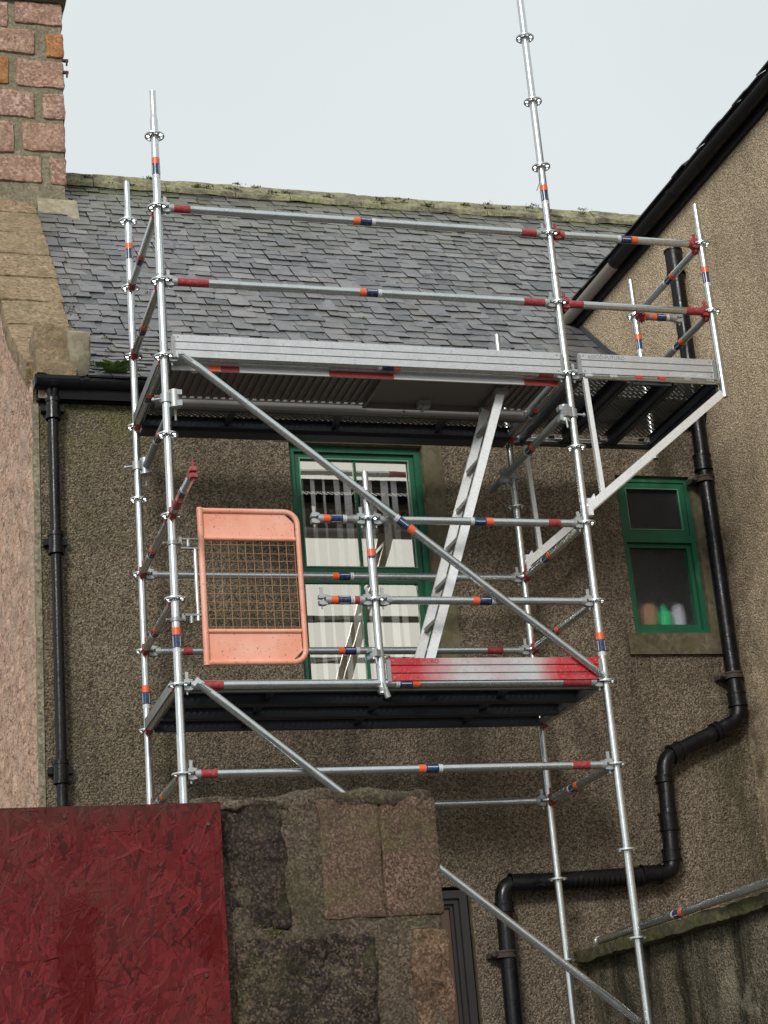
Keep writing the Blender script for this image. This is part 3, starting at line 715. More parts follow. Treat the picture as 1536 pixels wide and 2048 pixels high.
# ------------------------------------------------------------------ scaffold
scf = empty('scaffold_tower', 'galvanised steel ring lock scaffold with orange and blue marking stickers standing against the house', 'scaffold', loc=(0, 0, GZ)); SC = Vector((0, 0, GZ))
R = .02415
_mc = {}
def cached(key, fn):
    if key not in _mc: _mc[key] = fn()
    return _mc[key]
def rosette_me():
    m = MB(); n = 32; t = .0045
    def ring(r0, r1):
        vs = []
        for k in range(n):
            a = 2 * math.pi * k / n
            for r, z in ((r0, -t), (r1, -t), (r1, t), (r0, t)): vs.append((r * math.cos(a), r * math.sin(a), z))
        m.add(vs, [(4 * k + i, 4 * ((k + 1) % n) + i, 4 * ((k + 1) % n) + (i + 1) % 4, 4 * k + (i + 1) % 4) for k in range(n) for i in range(4)])
    ring(.022, .034); ring(.051, .0615)
    for k in range(8):
        a = 2 * math.pi * (k + .5) / 8; m.obox(Matrix.Rotation(a, 4, 'Z'), (.033, -.006, -t), (.052, .006, t))
    me = m.mesh('rosette', [M['zinc']]); fixn(me); return me
def sticker_me(seg):
    m = MB(); r = R + .0013
    for a, b, mi in ((0, .042, 0), (.043, .118, 1), (.120, .128, 2), (.131, .142, 2)): m.tube((0, 0, a), (0, 0, b), r, 16, mi)
    for k in range(7):
        an = 2 * math.pi * k / 7; m.obox(Matrix.Rotation(an, 4, 'Z'), (r * .96, -.0022, .05), (r + .0006, .0022, .112), 2 if k % 2 else 3)  # white streaks along the blue band are reflections put in as colour
    return m.mesh('marking_tape', [M['s_or'], M['s_bl'], M['s_wh'], M['s_bk']])
def sleeve_me(L, mk): 
    m = MB(); m.tube((0, 0, 0), (0, 0, L), R + .001, 16); return m.mesh('painted_band', [M[mk]])
def mpos(v): return Matrix.Translation(v)
# standards
def standard(x, y, z0, z1, ros, stick=(), spigot=.19, joints=()):
    m = MB(); m.tube((0, 0, 0), (0, 0, z1 - z0 - (spigot if spigot else 0)), R, 20)
    if spigot: 
        h = z1 - z0; m.tube((0, 0, h - spigot), (0, 0, h - spigot + .03), R, 20, r1=.019); m.tube((0, 0, h - spigot + .03), (0, 0, h), .019, 16)
        m.tube((0, 0, h - .005), (0, 0, h + .001), .0195, 16)
    for jz in joints:
        m.tube((0, 0, jz - z0 - .10), (0, 0, jz - z0 + .10), R + .0022, 20); m.tube((0, -R - .003, jz - z0 + .06), (0, R + .003, jz - z0 + .06), .004, 8); m.tube((0, -R - .003, jz - z0 - .05), (0, R + .003, jz - z0 - .05), .004, 8)
    o = m.build('standard', [M['zinc']], scf, Vector((x, y, z0)) - SC)
    for z in ros: put('rosette', cached('ros', rosette_me), o, (0, 0, z - z0))
    for z in stick: put('marking_tape', cached('stk', lambda: sticker_me(16)), o, mw=mpos((0, 0, z - z0)) @ Matrix.Rotation(math.pi, 4, 'X'))
    return o
def seq(a, b): 
    out = []; z = a
    while z <= b + 1e-6: out.append(z); z += .5
    return out
FL = standard(0, 0, GZ + .12, 1.82, seq(-5.5, 1.5), (1.34, -1.67), .2, (.64, -1.92 - .46))
FR = standard(2.57, 0, GZ + .12, 3.3, seq(-5.5, 3.0), (1.36, -1.70), .19, (-2.37, .62))
BL_ = standard(0, 1.09, GZ + .12, 1.80, seq(-5.5, 1.5), (1.33, -1.72), .22, (-.42,))
BR = standard(2.57, 1.09, GZ + .12, .79, seq(-5.5, 0), (), .2, (-2.35,))
CF = standard(3.66, 0, -.11, 1.30, (.5, 1.0), (.83,), .2, ())
CB = standard(3.66, 1.09, -.11, 1.29, (.5, 1.0), (.85,), .2, ())
MS = standard(1.178, 0, -2.03, -.70, (-1.0, -1.5), (-1.19,), .18, (-1.96, -1.43 + .08))
for x, y in ((0, 0), (2.57, 0), (0, 1.09), (2.57, 1.09)):
    m = MB(); m.box((-.075, -.075, 0), (.075, .075, .008)); m.tube((0, 0, .008), (0, 0, .3), .019, 12); m.tube((-.06, 0, .2), (.06, 0, .2), .008, 8); m.tube((0, 0, .18), (0, 0, .22), .032, 12)
    m.build('base_jack', [M['zinc_d']], scf, Vector((x, y, GZ)) - SC)
def head_me(mk):
    m = MB()      # local: x away from the standard axis
    for s in (1, -1):
        m.prism([(R + .001, s * .007), (.05, s * .007), (.062, s * .012), (.078, s * .026), (.072, s * .030), (.05, s * .034), (R + .004, s * .030)], 1, -.019, .019)
    m.tube((.066, 0, 0), (.098, 0, 0), .0265, 16)
    m.prism([(.040, -.052), (.049, -.055), (.056, .075), (.036, .078)], 1, -.0035, .0035)
    me = m.mesh('wedge_head', [M[mk]]); fixn(me); return me
def ledger(p0, p1, tape=None, rev=False, red=(), name='ledger', heads=(1, 1), mk='zinc', hred=(0, 0), clear=.085, r=R):
    p0 = Vector(p0); p1 = Vector(p1); d = p1 - p0; L = d.length; key = (name, round(L, 3), mk, clear, r, heads)
    def mk_():
        m = MB(); m.tube((clear if heads[0] else .02, 0, 0), (L - (clear if heads[1] else .02), 0, 0), r, 20); return m.mesh(name, [M[mk]])
    me = cached(key, mk_); xq = d.normalized(); up = Vector((0, 0, 1)); yq = up.cross(xq).normalized(); zq = xq.cross(yq)
    m4 = Matrix((xq, yq, zq)).transposed().to_4x4(); m4.translation = p0 - SC
    o = put(name, me, scf, mw=m4)
    for i in (0, 1):
        if heads[i]:
            hm = cached('head' + str(hred[i]), lambda: head_me('red' if hred[i] else 'cast'))
            put('wedge_head', hm, o, mw=Matrix.Identity(4) if i == 0 else mpos((L, 0, 0)) @ Matrix.Rotation(math.pi, 4, 'Z'))
    if tape is not None:
        t = tape; rot = Matrix.Rotation(math.pi / 2, 4, 'Y') if not rev else Matrix.Rotation(-math.pi / 2, 4, 'Y')
        put('marking_tape', cached('stk', lambda: sticker_me(16)), o, mw=mpos((t, 0, 0)) @ rot)
    for a, b in red:
        put('painted_band', cached(('sl', round(b - a, 3)), lambda: sleeve_me(b - a, 'red')), o, mw=mpos((a, 0, 0)) @ Matrix.Rotation(math.pi / 2, 4, 'Y'))
    return o
L_ = 2.57
ledger((0, 0, 1), (L_, 0, 1), 1.24, red=((.09, .2), (L_ - .2, L_ - .09)))
ledger((0, 0, .5), (L_, 0, .5), 1.24, red=((.09, .29), (L_ - .24, L_ - .09)))
ledger((0, 0, 0), (L_, 0, 0), 1.46, rev=True, red=((L_ - .2, L_ - .1),))
ledger((L_, 0, 1), (3.66, 0, 1), .62, rev=True, hred=(1, 1))
ledger((L_, 0, .5), (3.66, 0, .5), red=((.085, .17), (.90, 1.0)), hred=(1, 1))
ledger((L_, 0, 0), (3.66, 0, 0), heads=(1, 0), name='bracket_tube')
ledger((L_, 1.09, 0), (3.66, 1.09, 0), heads=(1, 0), name='bracket_tube')
ledger((0, 0, -2), (L_, 0, -2), 1.40, rev=True, red=((.14, .25), (L_ - .28, L_ - .1)))
ledger((0, 0, -2.5), (L_, 0, -2.5), 1.35, red=((.09, .19), (L_ - .28, L_ - .17)))
ledger((1.178, 0, -1), (L_, 0, -1), .78, rev=True, red=((1.14, 1.22),))
ledger((1.178, 0, -1.5), (L_, 0, -1.5), .60)
ledger((1.178, 0, -1), (.80, 0, -1), .28, rev=True, name='short_ledger', mk='zinc_d')
ledger((1.178, 0, -1.5), (.81, 0, -1.5), .27, rev=True, name='short_ledger', mk='red')
ledger((3.66, 1.09, 1.0), (4.05, 1.09, 1.0), .12, name='short_ledger', mk='zinc_d', hred=(1, 0))
for z, t in ((-1, 1.24), (-1.5, 1.24), (-2.5, 1.2)):
    ledger((0, 1.09, z), (L_, 1.09, z), t, red=((.24, .30), (2.25, 2.36)) if z == -1.5 else ())
ledger((0, 0, -4.5), (L_, 0, -4.5)); ledger((0, 1.09, -4.5), (L_, 1.09, -4.5))
def tr(x, z, tape=.5, nm='transom', hr=(1, 1), **k): return ledger((x, 0, z), (x, 1.09, z), tape, name=nm, hred=hr, **k)
for z in (1, .5): tr(0, z, .60); tr(3.66, z, .42)
for x, hr in ((0, (1, 1)), (L_, (0, 1))):
    tr(x, 0, .52, hr=hr); tr(x, -2, None, hr=hr)
    for z in (-1, -1.5, -2.5): tr(x, z, .58, hr=hr)
    tr(x, -4.5, None, hr=hr)
ledger((0, 0, -1), (0, -.73, -1), .30, name='transom', hred=(1, 1), red=((.16, .28),))
# u-shaped top rails of the deck transoms
for x in (0, L_):
    for z in (0, -2):
        m = MB(); m.box((-.024, .09, .024), (.024, 1.0, .034)); m.box((-.030, .09, -.012), (-.0245, 1.0, .05)); m.box((.0245, .09, -.012), (.030, 1.0, .05)); m.build('deck_rail', [M['zinc_d']], scf, Vector((x, 0, z)) - SC)
# clamped tubes under the upper deck and their couplers
def coupler(p, axis=0):
    m = MB(); m.tube((0, 0, -.028), (0, 0, .028), .033, 16); m.obox(Matrix.Rotation(.4, 4, 'Z'), (.02, -.02, -.03), (.075, .025, .04)); m.tube((.05, 0, -.055), (.05, 0, .055), .030, 14)
    m.tube((.06, .035, -.05), (.062, .05, -.115), .007, 8); m.tube((-.03, 0, 0), (-.085, .01, -.008), .007, 8); m.tube((-.07, .008, -.006), (-.08, .01, -.007), .014, 6); m.box((.06, -.03, .02), (.09, .02, .05)); m.box((.06, -.03, -.05), (.09, .02, -.015))
    me = m.mesh('coupler', [M['cast']]); o = put('coupler', me, scf, Vector(p) - SC, (0, 0, axis)); return o
for x, sgn in ((0, 1), (L_, -1)):
    m4 = None; o = ledger((x + sgn * .055, -.03, -.27), (x + sgn * .055, 1.2 if x == 0 else 1.38, -.27), .55, name='tie_tube', heads=(0, 0), mk='zinc_d')
    coupler((x, 0, -.27), 0 if sgn > 0 else math.pi); coupler((x, 1.09, -.27), 0 if sgn > 0 else math.pi)
o = coupler((1.178, 0, -1.83), math.pi + .3); o.scale = (.8, .8, .6)
m = MB(); m.tube((1.178, -.03, -2.0), (1.20, -.03, -2.075), .011, 8); m.box((1.155, -.032, -2.045), (1.20, .03, -2.028)); m.tube((1.19, -.03, -2.06), (1.20, -.03, -2.09), .018, 8); m.build('tube_clamp', [M['cast']], scf, -SC)
# braces with flattened slotted ends
def brace(p0, p1, tape=None, ends=(1, 1)):
    p0 = Vector(p0); p1 = Vector(p1); d = p1 - p0; L = d.length; m = MB(); e = .15
    m.tube((e, 0, 0), (L - e, 0, 0), R, 20)
    for s, on in ((0, ends[0]), (1, ends[1])):
        f = (lambda x: x) if s == 0 else (lambda x: L - x)
        m.path([(f(e), 0, 0), (f(.07), 0, -.002), (f(.02), 0, -.004)], [R, .021, .016], 16)
        # cut-away trough: two raised cheeks
        for w in (-.017, .017): m.path([(f(e + .02), w * .5, .0), (f(.1), w, .0), (f(.035), w * 1.1, 0)], [.008, .008, .006], 8)
        m.tube((f(.03), -.03, 0), (f(.03), .045, 0), .011, 12)
        m.box((min(f(.0), f(.05)), .02, -.022), (max(f(.0), f(.05)), .034, .03))
    me = m.mesh('brace', [M['zinc']]); xq = d.normalized(); yq = Vector((0, 1, 0)); zq = xq.cross(yq)
    m4 = Matrix((xq, yq, zq)).transposed().to_4x4(); m4.translation = p0 - SC; o = put('brace', me, scf, mw=m4)
    if tape: put('marking_tape', cached('stk', lambda: sticker_me(16)), o, mw=mpos((tape, 0, 0)) @ Matrix.Rotation(-math.pi / 2, 4, 'Y'))
    q = MB(); q.tube((.15, -.013, .018), (.155, -.013, .018), .004, 6)
    return o
brace((.07, -.055, .015), (2.545, -.055, -1.985), 1.76)
brace((.08, -.055, -1.985), (2.50, -.055, -3.97))
brace((.07, -.055, -4.0), (2.53, -.055, -5.95))
# cantilever brackets
for y in (0, 1.09):
    br = MB()
    def bar(a, b, w, t):
        a = Vector(a); b = Vector(b); d = (b - a); xq = d.normalized(); yq = Vector((0, 1, 0)); zq = xq.cross(yq); m4 = Matrix((xq, yq, zq)).transposed().to_4x4(); m4.translation = a
        br.obox(m4, (0, -t / 2, -w / 2), (d.length, t / 2, w / 2))
    bar((2.60, 0, -.90), (3.64, 0, -.085), .05, .03); bar((2.687, 0, -.02), (2.71, 0, -.81), .03, .028)
    br.box((2.592, -.022, -.95), (2.622, .022, -.84)); br.prism([(2.594, -.87), (2.60, -.95), (2.66, -.85), (2.65, -.80)], 1, -.004, .004)
    br.build('bracket', [M['alu']], scf, Vector((0, y, 0)) - SC)
m = MB(); m.path([(2.555, -.02, 1.49), (2.54, -.03, 1.42), (2.53, -.035, 1.36), (2.505, -.03, 1.30)], .0022, 5); m.build('loose_wire', [M['black_m']], scf, -SC)
m = MB(); m.path([(2.50 + .0, -.03, .705), (2.53, -.036, .70), (2.565, -.038, .698), (2.60, -.03, .70), (2.62, 0, .705)], .003, 5); m.build('loose_wire', [M['black_m']], scf, -SC)

# ------------------------------------------------------------------ decks
def perf_sheet(mb, x0, x1, y0, y1, z, pitch=.024, hole=.0105, mi=0, along='x', rib=None):
    nx = max(1, round((x1 - x0) / pitch)); ny = max(1, round((y1 - y0) / pitch)); dx = (x1 - x0) / nx; dy = (y1 - y0) / ny; h = hole / 2
    for i in range(nx):
        for j in range(ny):
            cx = x0 + (i + .5) * dx; cy = y0 + (j + .5) * dy; a, b, c, d = cx - dx / 2, cx + dx / 2, cy - dy / 2, cy + dy / 2
            if (i + j) % 2: mb.add([(a, c, z), (b, c, z), (b, d, z), (a, d, z)], [(0, 1, 2, 3)], mi); continue
            mb.add([(a, c, z), (b, c, z), (b, d, z), (a, d, z), (cx - h, cy - h, z), (cx + h, cy - h, z), (cx + h, cy + h, z), (cx - h, cy + h, z)],
                   [(0, 1, 5, 4), (1, 2, 6, 5), (2, 3, 7, 6), (3, 0, 4, 7)], mi)
def steel_plank(root, L, w, nm='steel_plank'):
    """local x along the plank, y across, z = 0 the transom centre"""
    m = MB(); m.box((.03, 0, -.028), (L - .03, .0025, .04)); m.box((.03, w - .0025, -.028), (L - .03, w, .04))
    m.box((.03, .0025, -.028), (L - .03, .035, -.025)); m.box((.03, w - .035, -.028), (L - .03, w - .0025, -.025))
    m.box((.03, .0025, .0375), (L - .03, .04, .04)); m.box((.03, w - .04, .0375), (L - .03, w - .0025, .04))
    for k in ((.22, .5, .78) if L > 2 else ()): m.box((L * k, .0035, .0), (L * k + .03, w - .0035, .03))
    o = m.mesh('plank_frame', [M['plank']])
    s = MB(); perf_sheet(s, .03, L - .03, .04, w - .04, .039, .019, .0135); sm_ = s.mesh('perforated_sheet', [M['perf']])
    c = MB()
    for yy in (.05, w - .10):
        c.prism([(-.026, -.012), (-.026, .032), (.04, .032), (.04, .026), (-.019, .026), (-.019, -.012)], 1, yy, yy + .05)
        c.prism([(L + .026, -.012), (L + .026, .032), (L - .04, .032), (L - .04, .026), (L + .019, .026), (L + .019, -.012)], 1, yy, yy + .05)
    return o, sm_, c
def add_plank(root, key, L, w, mw, claw='zinc'):
    a, b, c = cached(key, lambda: steel_plank(None, L, w)); cm = cached(key + (claw,), lambda: c.mesh('claws', [M[claw]]))
    o = put('steel_plank', a, root, mw=mw); put('perforated_sheet', b, o); put('claws', cm, o)
    return o
# upper deck, main bay
ud = empty('hatch_deck', 'long upper deck panel with ribbed underside and white and red front edge', 'scaffold deck', 'decks of the scaffold', loc=(0, 0, 0))
m = MB(); m.box((.05, .045, -.035), (2.52, .052, .042)); m.build('side_beam', [M['toe']], ud); m = MB(); m.box((.05, .655, -.045), (2.52, .662, .042)); m.box((.05, .632, -.045), (2.52, .655, -.041)); m.build('side_beam', [M['deck_under']], ud)
m = MB(); m.box((.05, .601, -.001), (2.52, .606, .006)); m.build('light_gap_strip', [M['alu']], ud)  # pale strip stands in for light showing through the deck gap
m = MB(); m.box((.05, .044, -.060), (2.52, .056, -.0352)); o = m.build('edge_strip', [M['white_tape']], ud); tag(o, 'white lower edge strip')
for a, b, mk in ((.27, .34, 's_or'), (.345, .46, 'red_tape'), (1.02, 1.43, 'red_tape'), (2.29, 2.52, 'red_tape')):
    m = MB(); m.box((a, .0405, -.0605), (b, .0438, -.024)); m.build('tape_strip', [M[mk]], ud)
for a, b in ((.05, 1.40), (2.20, 2.52)): m = MB(); m.box((a, .076, .0205), (b, .60, .030)); m.build('deck_board', [M['deck_under']], ud)
for i in range(34):
    x = .09 + i * .05
    if x > 1.38: x += .84
    if x > 2.48: break
    m = cached('rib', lambda: (lambda q: (q.box((0, 0, 0), (.022, .527, .012)), q.mesh('rib', [M['deck_under']]))[1])(MB())); put('rib', m, ud, (x, .078, .008 if i % 1 == 0 else .004))
m = MB(); m.box((1.405, .08, .012), (2.195, .60, .022)); m.box((1.405, .585, -.02), (2.195, .60, .011)); m.build('hatch_lid', [M['deck_under']], ud)
m = MB(); m.box((1.74, .50, -.03), (1.82, .56, .011)); m.tube((1.78, .47, -.03), (1.78, .58, -.035), .012, 8); m.tube((1.66, .60, -.05), (1.665, .60, -.03), .01, 8); m.build('latch', [M['cast']], ud)
for x in (1.385, 2.18): m = MB(); m.box((x, .078, -.02), (x + .02, .60, .004)); m.build('cross_beam', [M['deck_under']], ud)
m = MB(); m.tube((.22, .20, .0), (.22, .20, .003), .02, 16); m.build('round_patch', [M['white_tape']], ud)
bd = empty('steel_deck', 'perforated steel planks at the back of the upper deck, above the large window', 'scaffold deck', 'decks of the scaffold', loc=(0, 0, 0))
add_plank(bd, ('pl', 2.57), 2.57, .32, mpos((0, .69, 0)))
m = MB(); m.box((.03, 1.012, -.045), (2.54, 1.04, .04)); m.build('edge_beam', [M['plank']], bd)
m = MB(); m.box((.03, 1.04, -.045), (2.54, 1.13, -.035)); m.build('edge_board', [M['plank']], bd)
cd = empty('cantilever_deck', 'short perforated deck on the right hand outrigger bay with grey and red claws', 'scaffold deck', 'decks of the scaffold', loc=(2.57, 0, 0))
for i in range(3):
    mw = mpos((.06 + .34 * (i + 1) - .01, 0, 0)) @ Matrix.Rotation(math.pi / 2, 4, 'Z')
    add_plank(cd, ('pc', 1.09), 1.09, .32, mw)
for i, xx in enumerate((.20, .36)):
    pass
for i in range(6):
    x = (.12, .33, .59, .79, .75 + .25, .75 + .42)[i] if 0 else (.11, .28, .46, .62, .80, .955)[i]
    q = MB(); q.box((x, -.032, -.018), (x + .05, -.026, .034)); q.box((x, -.032, .034), (x + .05, .03, .040)); q.build('claw', [M['red_b'] if i in (2, 3) else M['zinc']], cd)
q = MB(); q.box((1.045, .02, -.06), (1.06, 1.05, .03)); q.build('edge_beam', [M['plank']], cd)
q = MB(); q.box((.04, 1.055, -.04), (1.06, 1.10, -.03)); q.box((.45, -.0, -.045), (.72, .02, -.03)); q.build('edge_board', [M['plank']], cd)
lo = empty('lower_deck', 'lower deck of dark steel planks with red claws at its left end', 'scaffold deck', 'decks of the scaffold', loc=(0, 0, -2))
for i in range(3): add_plank(lo, ('pl', 2.57), 2.57, .32, mpos((0, .05 + i * .327, 0)), claw='red')
m = MB(); m.box((.03, .03, -.032), (2.54, .045, .035)); m.build('edge_beam', [M['zinc_d']], lo)

# toe boards
def toe(x0, x1, z0, z1, y, mk, label, texts=()):
    r = empty('toe_board', label, 'toe board', 'toe boards on the scaffold decks', loc=(x0, y, z0)); L = x1 - x0; H = z1 - z0
    h3 = H / 3
    m = MB()
    prof = [(0, 0)]
    p = []
    for k in range(3):
        a, b = k * h3, (k + 1) * h3
        p += [(0, a + .0035), (.0, b - .0035)] + ([(.013, b - .0035), (.013, b + .0035)] if k < 2 else [])
    p += [(.018, H - .001), (.018, 0)]
    m.prism(p, 0, 0, L); me = m.mesh('board', [M[mk]]); fixn(me); put('board', me, r)
    for x in (.03, L - .03):
        for z in (.02, H - .02): q = MB(); q.tube((x, -.004, z), (x, 0, z), .005, 8); q.build('rivet', [M['zinc_d']], r)
    for x in (0, L): q = MB(); q.box((x - .012, -.004, -.004), (x + .012, .016, H * .9)); q.build('end_fitting', [M['zinc_d']], r)
    for (tx, tz, sz, flip, tm) in texts:
        cu = bpy.data.curves.new('lettering', 'FONT'); cu.body = 'ASSCO-FUTURO'; cu.size = sz; cu.extrude = .0006
        to = bpy.data.objects.new('lettering', cu); me = bpy.data.meshes.new_from_object(to); bpy.data.objects.remove(to); bpy.data.curves.remove(cu)
        me.name = 'lettering'; me.materials.append(M[tm]); me.transform(Matrix.Rotation(math.pi / 2, 4, 'X'))
        o = put('lettering', me, r); o.location = (tx, -.0012, tz); o.rotation_euler = (0, math.pi if flip else 0, 0)
        if flip: o.rotation_euler = (0, math.pi, 0); o.location = (tx, -.0012, tz + sz * .7)
    return r
toe(.05, 2.53, -.012, .138, -.034, 'toe', 'long grey ribbed toe board along the front of the upper deck', [(2.0, .012, .035, False, 'white_tape')])
toe(2.65, 3.595, -.002, .142, -.034, 'toe', 'short grey toe board on the outrigger bay at the right', [(.06, .108, .035, False, 'zinc_d'), (.62, .010, .035, False, 'white_tape')])
toe(1.215, 2.535, -1.995, -1.855, -.034, 'toe_red', 'toe board sprayed red at both ends on the lower deck', [(.05, .105, .035, False, 'red'), (1.05, .03, .035, False, 'red')])

# ------------------------------------------------------------------ ladder
ld = empty('aluminium_ladder', 'bright aluminium ladder leaning from the lower deck up to the hatch', 'ladder', loc=(1.55, .3, -1.93))
def stile(y, top, bot):
    a = Vector(top) - ld.location; b = Vector(bot) - ld.location; d = b - a; xq = d.normalized(); yq = Vector((0, 1, 0)); zq = xq.cross(yq)
    m4 = Matrix((xq, yq, zq)).transposed().to_4x4(); m4.translation = a; m = MB(); m.obox(m4, (0, -.011, -.027), (d.length, .011, .027)); m.build('stile', [M['alu']], ld); return m4, d.length
A0 = Vector((2.19, .20, -.045)); B0 = Vector((1.50, .20, -1.94)); A1 = Vector((2.19, .50, -.045)); B1 = Vector((1.50, .50, -1.94))
stile(.2, A0, B0); stile(.5, A1, B1)
for k in range(7):
    t = .10 + k * .138; p = A0.lerp(B0, t) - ld.location; q_ = A1.lerp(B1, t) - ld.location
    m = MB(); m.box((p.x - .02, p.y + .012, p.z - .012), (p.x + .014, q_.y - .012, p.z + .012)); m.build('rung', [M['zinc_d']], ld)
m = MB(); m.box((.60, -.13, 1.86), (.68, -.06, 1.90)); m.box((.6, .19, 1.86), (.68, .22, 1.9)); m.build('hook', [M['zinc_d']], ld)

# ------------------------------------------------------------------ orange gate
gx0, gx1, gz0, gz1 = .150, .742, -1.887, -.948
gt_ = empty('safety_gate', 'orange painted steel gate with wire mesh, clamped to the left standard', 'gate', loc=(gx0, 0, gz0)); GW = gx1 - gx0; GH = gz1 - gz0
def arcp(cx, cz, r, a0, a1, n=6): return [(cx + r * math.cos(a0 + (a1 - a0) * k / n), 0, cz + r * math.sin(a0 + (a1 - a0) * k / n)) for k in range(n + 1)]
r = .016; rc = .075
pts = [(0, 0, GH - r), (GW - rc, 0, GH - r)] + arcp(GW - rc, GH - r - rc + .0, rc - .001, math.pi / 2, 0)[1:] + arcp(GW - rc, r + rc, rc - .001, 0, -math.pi / 2) + [(0, 0, r)]
m = MB(); m.path(pts, r, 10); m.tube((r, 0, 0), (r, 0, GH), .018, 12); m.build('frame', [M['gate']], gt_)
for z in (GH - .185, .20): m = MB(); m.tube((r + .016, 0, z), (GW - .02, 0, z), .013, 10); m.build('rail', [M['gate']], gt_)
def panel(z0, z1, top):
    x0, x1 = r + .012, GW - .022; c = .06
    poly = [(x0, z0), (x1, z0), (x1, z1 - c), (x1 - c, z1), (x0, z1)] if top else [(x0, z0), (x1 - c, z0), (x1, z0 + c), (x1, z1), (x0, z1)]
    m = MB(); m.prism(poly, 1, .002, .006); m.build('panel', [M['gate']], gt_)
panel(GH - .185, GH - .025, True); panel(.025, .20, False)
m = MB(); x0, x1, z0, z1 = r + .015, GW - .025, .212, GH - .197
for i in range(12): x = x0 + (x1 - x0) * i / 11; m.tube((x, .004 + .002 * (i % 2), z0), (x + random.uniform(-.003, .003), .004, z1), .0021, 5)
for j in range(11): z = z0 + (z1 - z0) * (j + .3) / 10.8; m.tube((x0, .008, z), (x1, .008, z + random.uniform(-.003, .003)), .0021, 5)
m.build('wire_mesh', [M['wire']], gt_)
m = MB(); m.tube((-.022, .0, .26), (-.022, .0, .69), .011, 12); m.build('hinge_rod', [M['zinc']], gt_)
for z in (.265, .72):
    m = MB(); s = 1 if z > .5 else -1
    m.box((-.115, -.012, z - .008 - .0), (-.098, .012, z + .035)); m.box((-.105, -.012, z - .03 * s - .004), (-.005, .012, z - .03 * s + .004)); m.box((-.095, -.010, z + .022), (.006, .010, z + .030)); m.tube((-.06, 0, z - .02), (-.06, 0, z + .022), .012, 10)
    m.build('hinge', [M['zinc_d']], gt_)
    m = MB(); m.tube((-.15, 0, z - .012), (-.15, 0, z + .012), .031, 14); m.tube((-.205, -.01, z), (-.185, 0, z), .007, 8); m.tube((-.125, -.01, z), (-.10, 0, z), .012, 8); m.build('clamp', [M['zinc_d']], gt_)

# ------------------------------------------------------------------ spare tube lying on the low wall
st_ = MB(); A = Vector((2.805, 1.10, -3.392)); B = Vector((2.715, -2.2, -3.392)); st_.tube((0, 0, 0), B - A, R, 20, cap=True); st_.tube((0, 0, 0), (B - A).normalized() * -.004, .03, 16)
lt = empty('spare_tube', 'loose galvanised tube with sticker lying along the mossy low wall', 'scaffold tube', loc=A)
st_.build('tube', [M['zinc']], lt)
dq = (B - A).normalized(); q4 = dq.to_track_quat('Z', 'Y').to_matrix().to_4x4(); q4.translation = dq * 1.33
put('marking_tape', sticker_me(16), lt, mw=q4 @ Matrix.Rotation(math.pi, 4, 'X'))
m = MB(); m.tube(dq * -.0045, dq * -.006, .014, 12); m.build('tube_bore', [M['dark']], lt)

# ------------------------------------------------------------------ foreground pier and red board
pr = empty('granite_pier', 'dark rough granite gate pier with mossy top in the foreground', 'wall', loc=(-.75, -5.6, GZ)); PP = pr.location.copy()
def ppart(mb, nm, mk, label=None):
    me = mb.mesh(nm, [M[mk]]); me.transform(Matrix.Translation(-PP)); o = put(nm, me, pr)
    if label: o['label'] = label
    return o
q = rough_block((-1.06, -5.694, -4.5), (-.497, -5.32, -3.733), .008, .006, 18, .012, 2); ppart(q, 'core', 'mortar_d')
q = rough_block((-1.0, -5.70, -3.765), (-.50, -5.33, -3.728), .007, .010, 20, .018, 12); ppart(q, 'mortar_cap', 'mortar_d')
q = MB(); q.box((-1.05, -5.66, GZ), (-.505, -5.32, -4.5)); ppart(q, 'core', 'mortar_d')
ST = [(-.986, -.857, -4.019, -3.742, 'pier_d', .012), (-.772, -.6285, -4.014, -3.742, 'pier_p', .004), (-.6265, -.492, -4.012, -3.745, 'pier_p', .004),
      (-.975, -.663, -4.30, -4.045, 'pier_d', .013), (-.575, -.486, -4.35, -4.042, 'pier_o', .011),
      (-1.0, -.72, -4.7, -4.34, 'pier_p', .01), (-.69, -.486, -4.7, -4.38, 'pier_d', .01)]
for i, (a, b, c, d, mk, am) in enumerate(ST):
    q = rough_block((a, -5.6985 - am * .25, c), (b, -5.42, d), .005, am * .65, 24, .007, i * 7.7); ppart(q, 'stone', mk)
for j in range(4):
    for i in range(2):
        q = rough_block((-1.0 + i * .27, -5.70, GZ + .02 + j * .34), (-.745 + i * .26, -5.42, GZ + .34 + j * .34), .04, .01, 18, .02, i + j * 4); ppart(q, 'stone', 'pier_d')
def tuft(mb, c, rx, ry, rz, n, sz, rr):
    for _ in range(n):
        v = Vector((rr.gauss(0, .45) * rx, rr.gauss(0, .45) * ry, abs(rr.gauss(0, .5)) * rz)) + Vector(c)
        a = Vector((rr.uniform(-1, 1), rr.uniform(-1, 1), rr.uniform(-.3, 1))).normalized(); b = a.orthogonal().normalized(); s = sz * rr.uniform(.6, 1.4)
        mb.add([v - b * s * .5, v + a * s, v + b * s * .5, v - a * s * .4], [(0, 1, 2, 3)])
rr = random.Random(11); m = MB()
for i in range(50):
    x = rr.uniform(-.70, -.53); tuft(m, (x, -5.66 + rr.uniform(0, .2), -3.729), .012, .012, .006, 40, .003, rr)
for i in range(14): tuft(m, (rr.uniform(-.97, -.72), -5.67, -3.735), .01, .01, .003, 20, .003, rr)
for i in range(6): tuft(m, (rr.gauss(-.90, .02), -5.695, -4.03 + rr.gauss(0, .006)), .01, .006, .006, 30, .003, rr)
me = m.mesh('moss', [M['moss']]); me.transform(Matrix.Translation(-PP)); tag(put('moss', me, pr), kind='stuff')

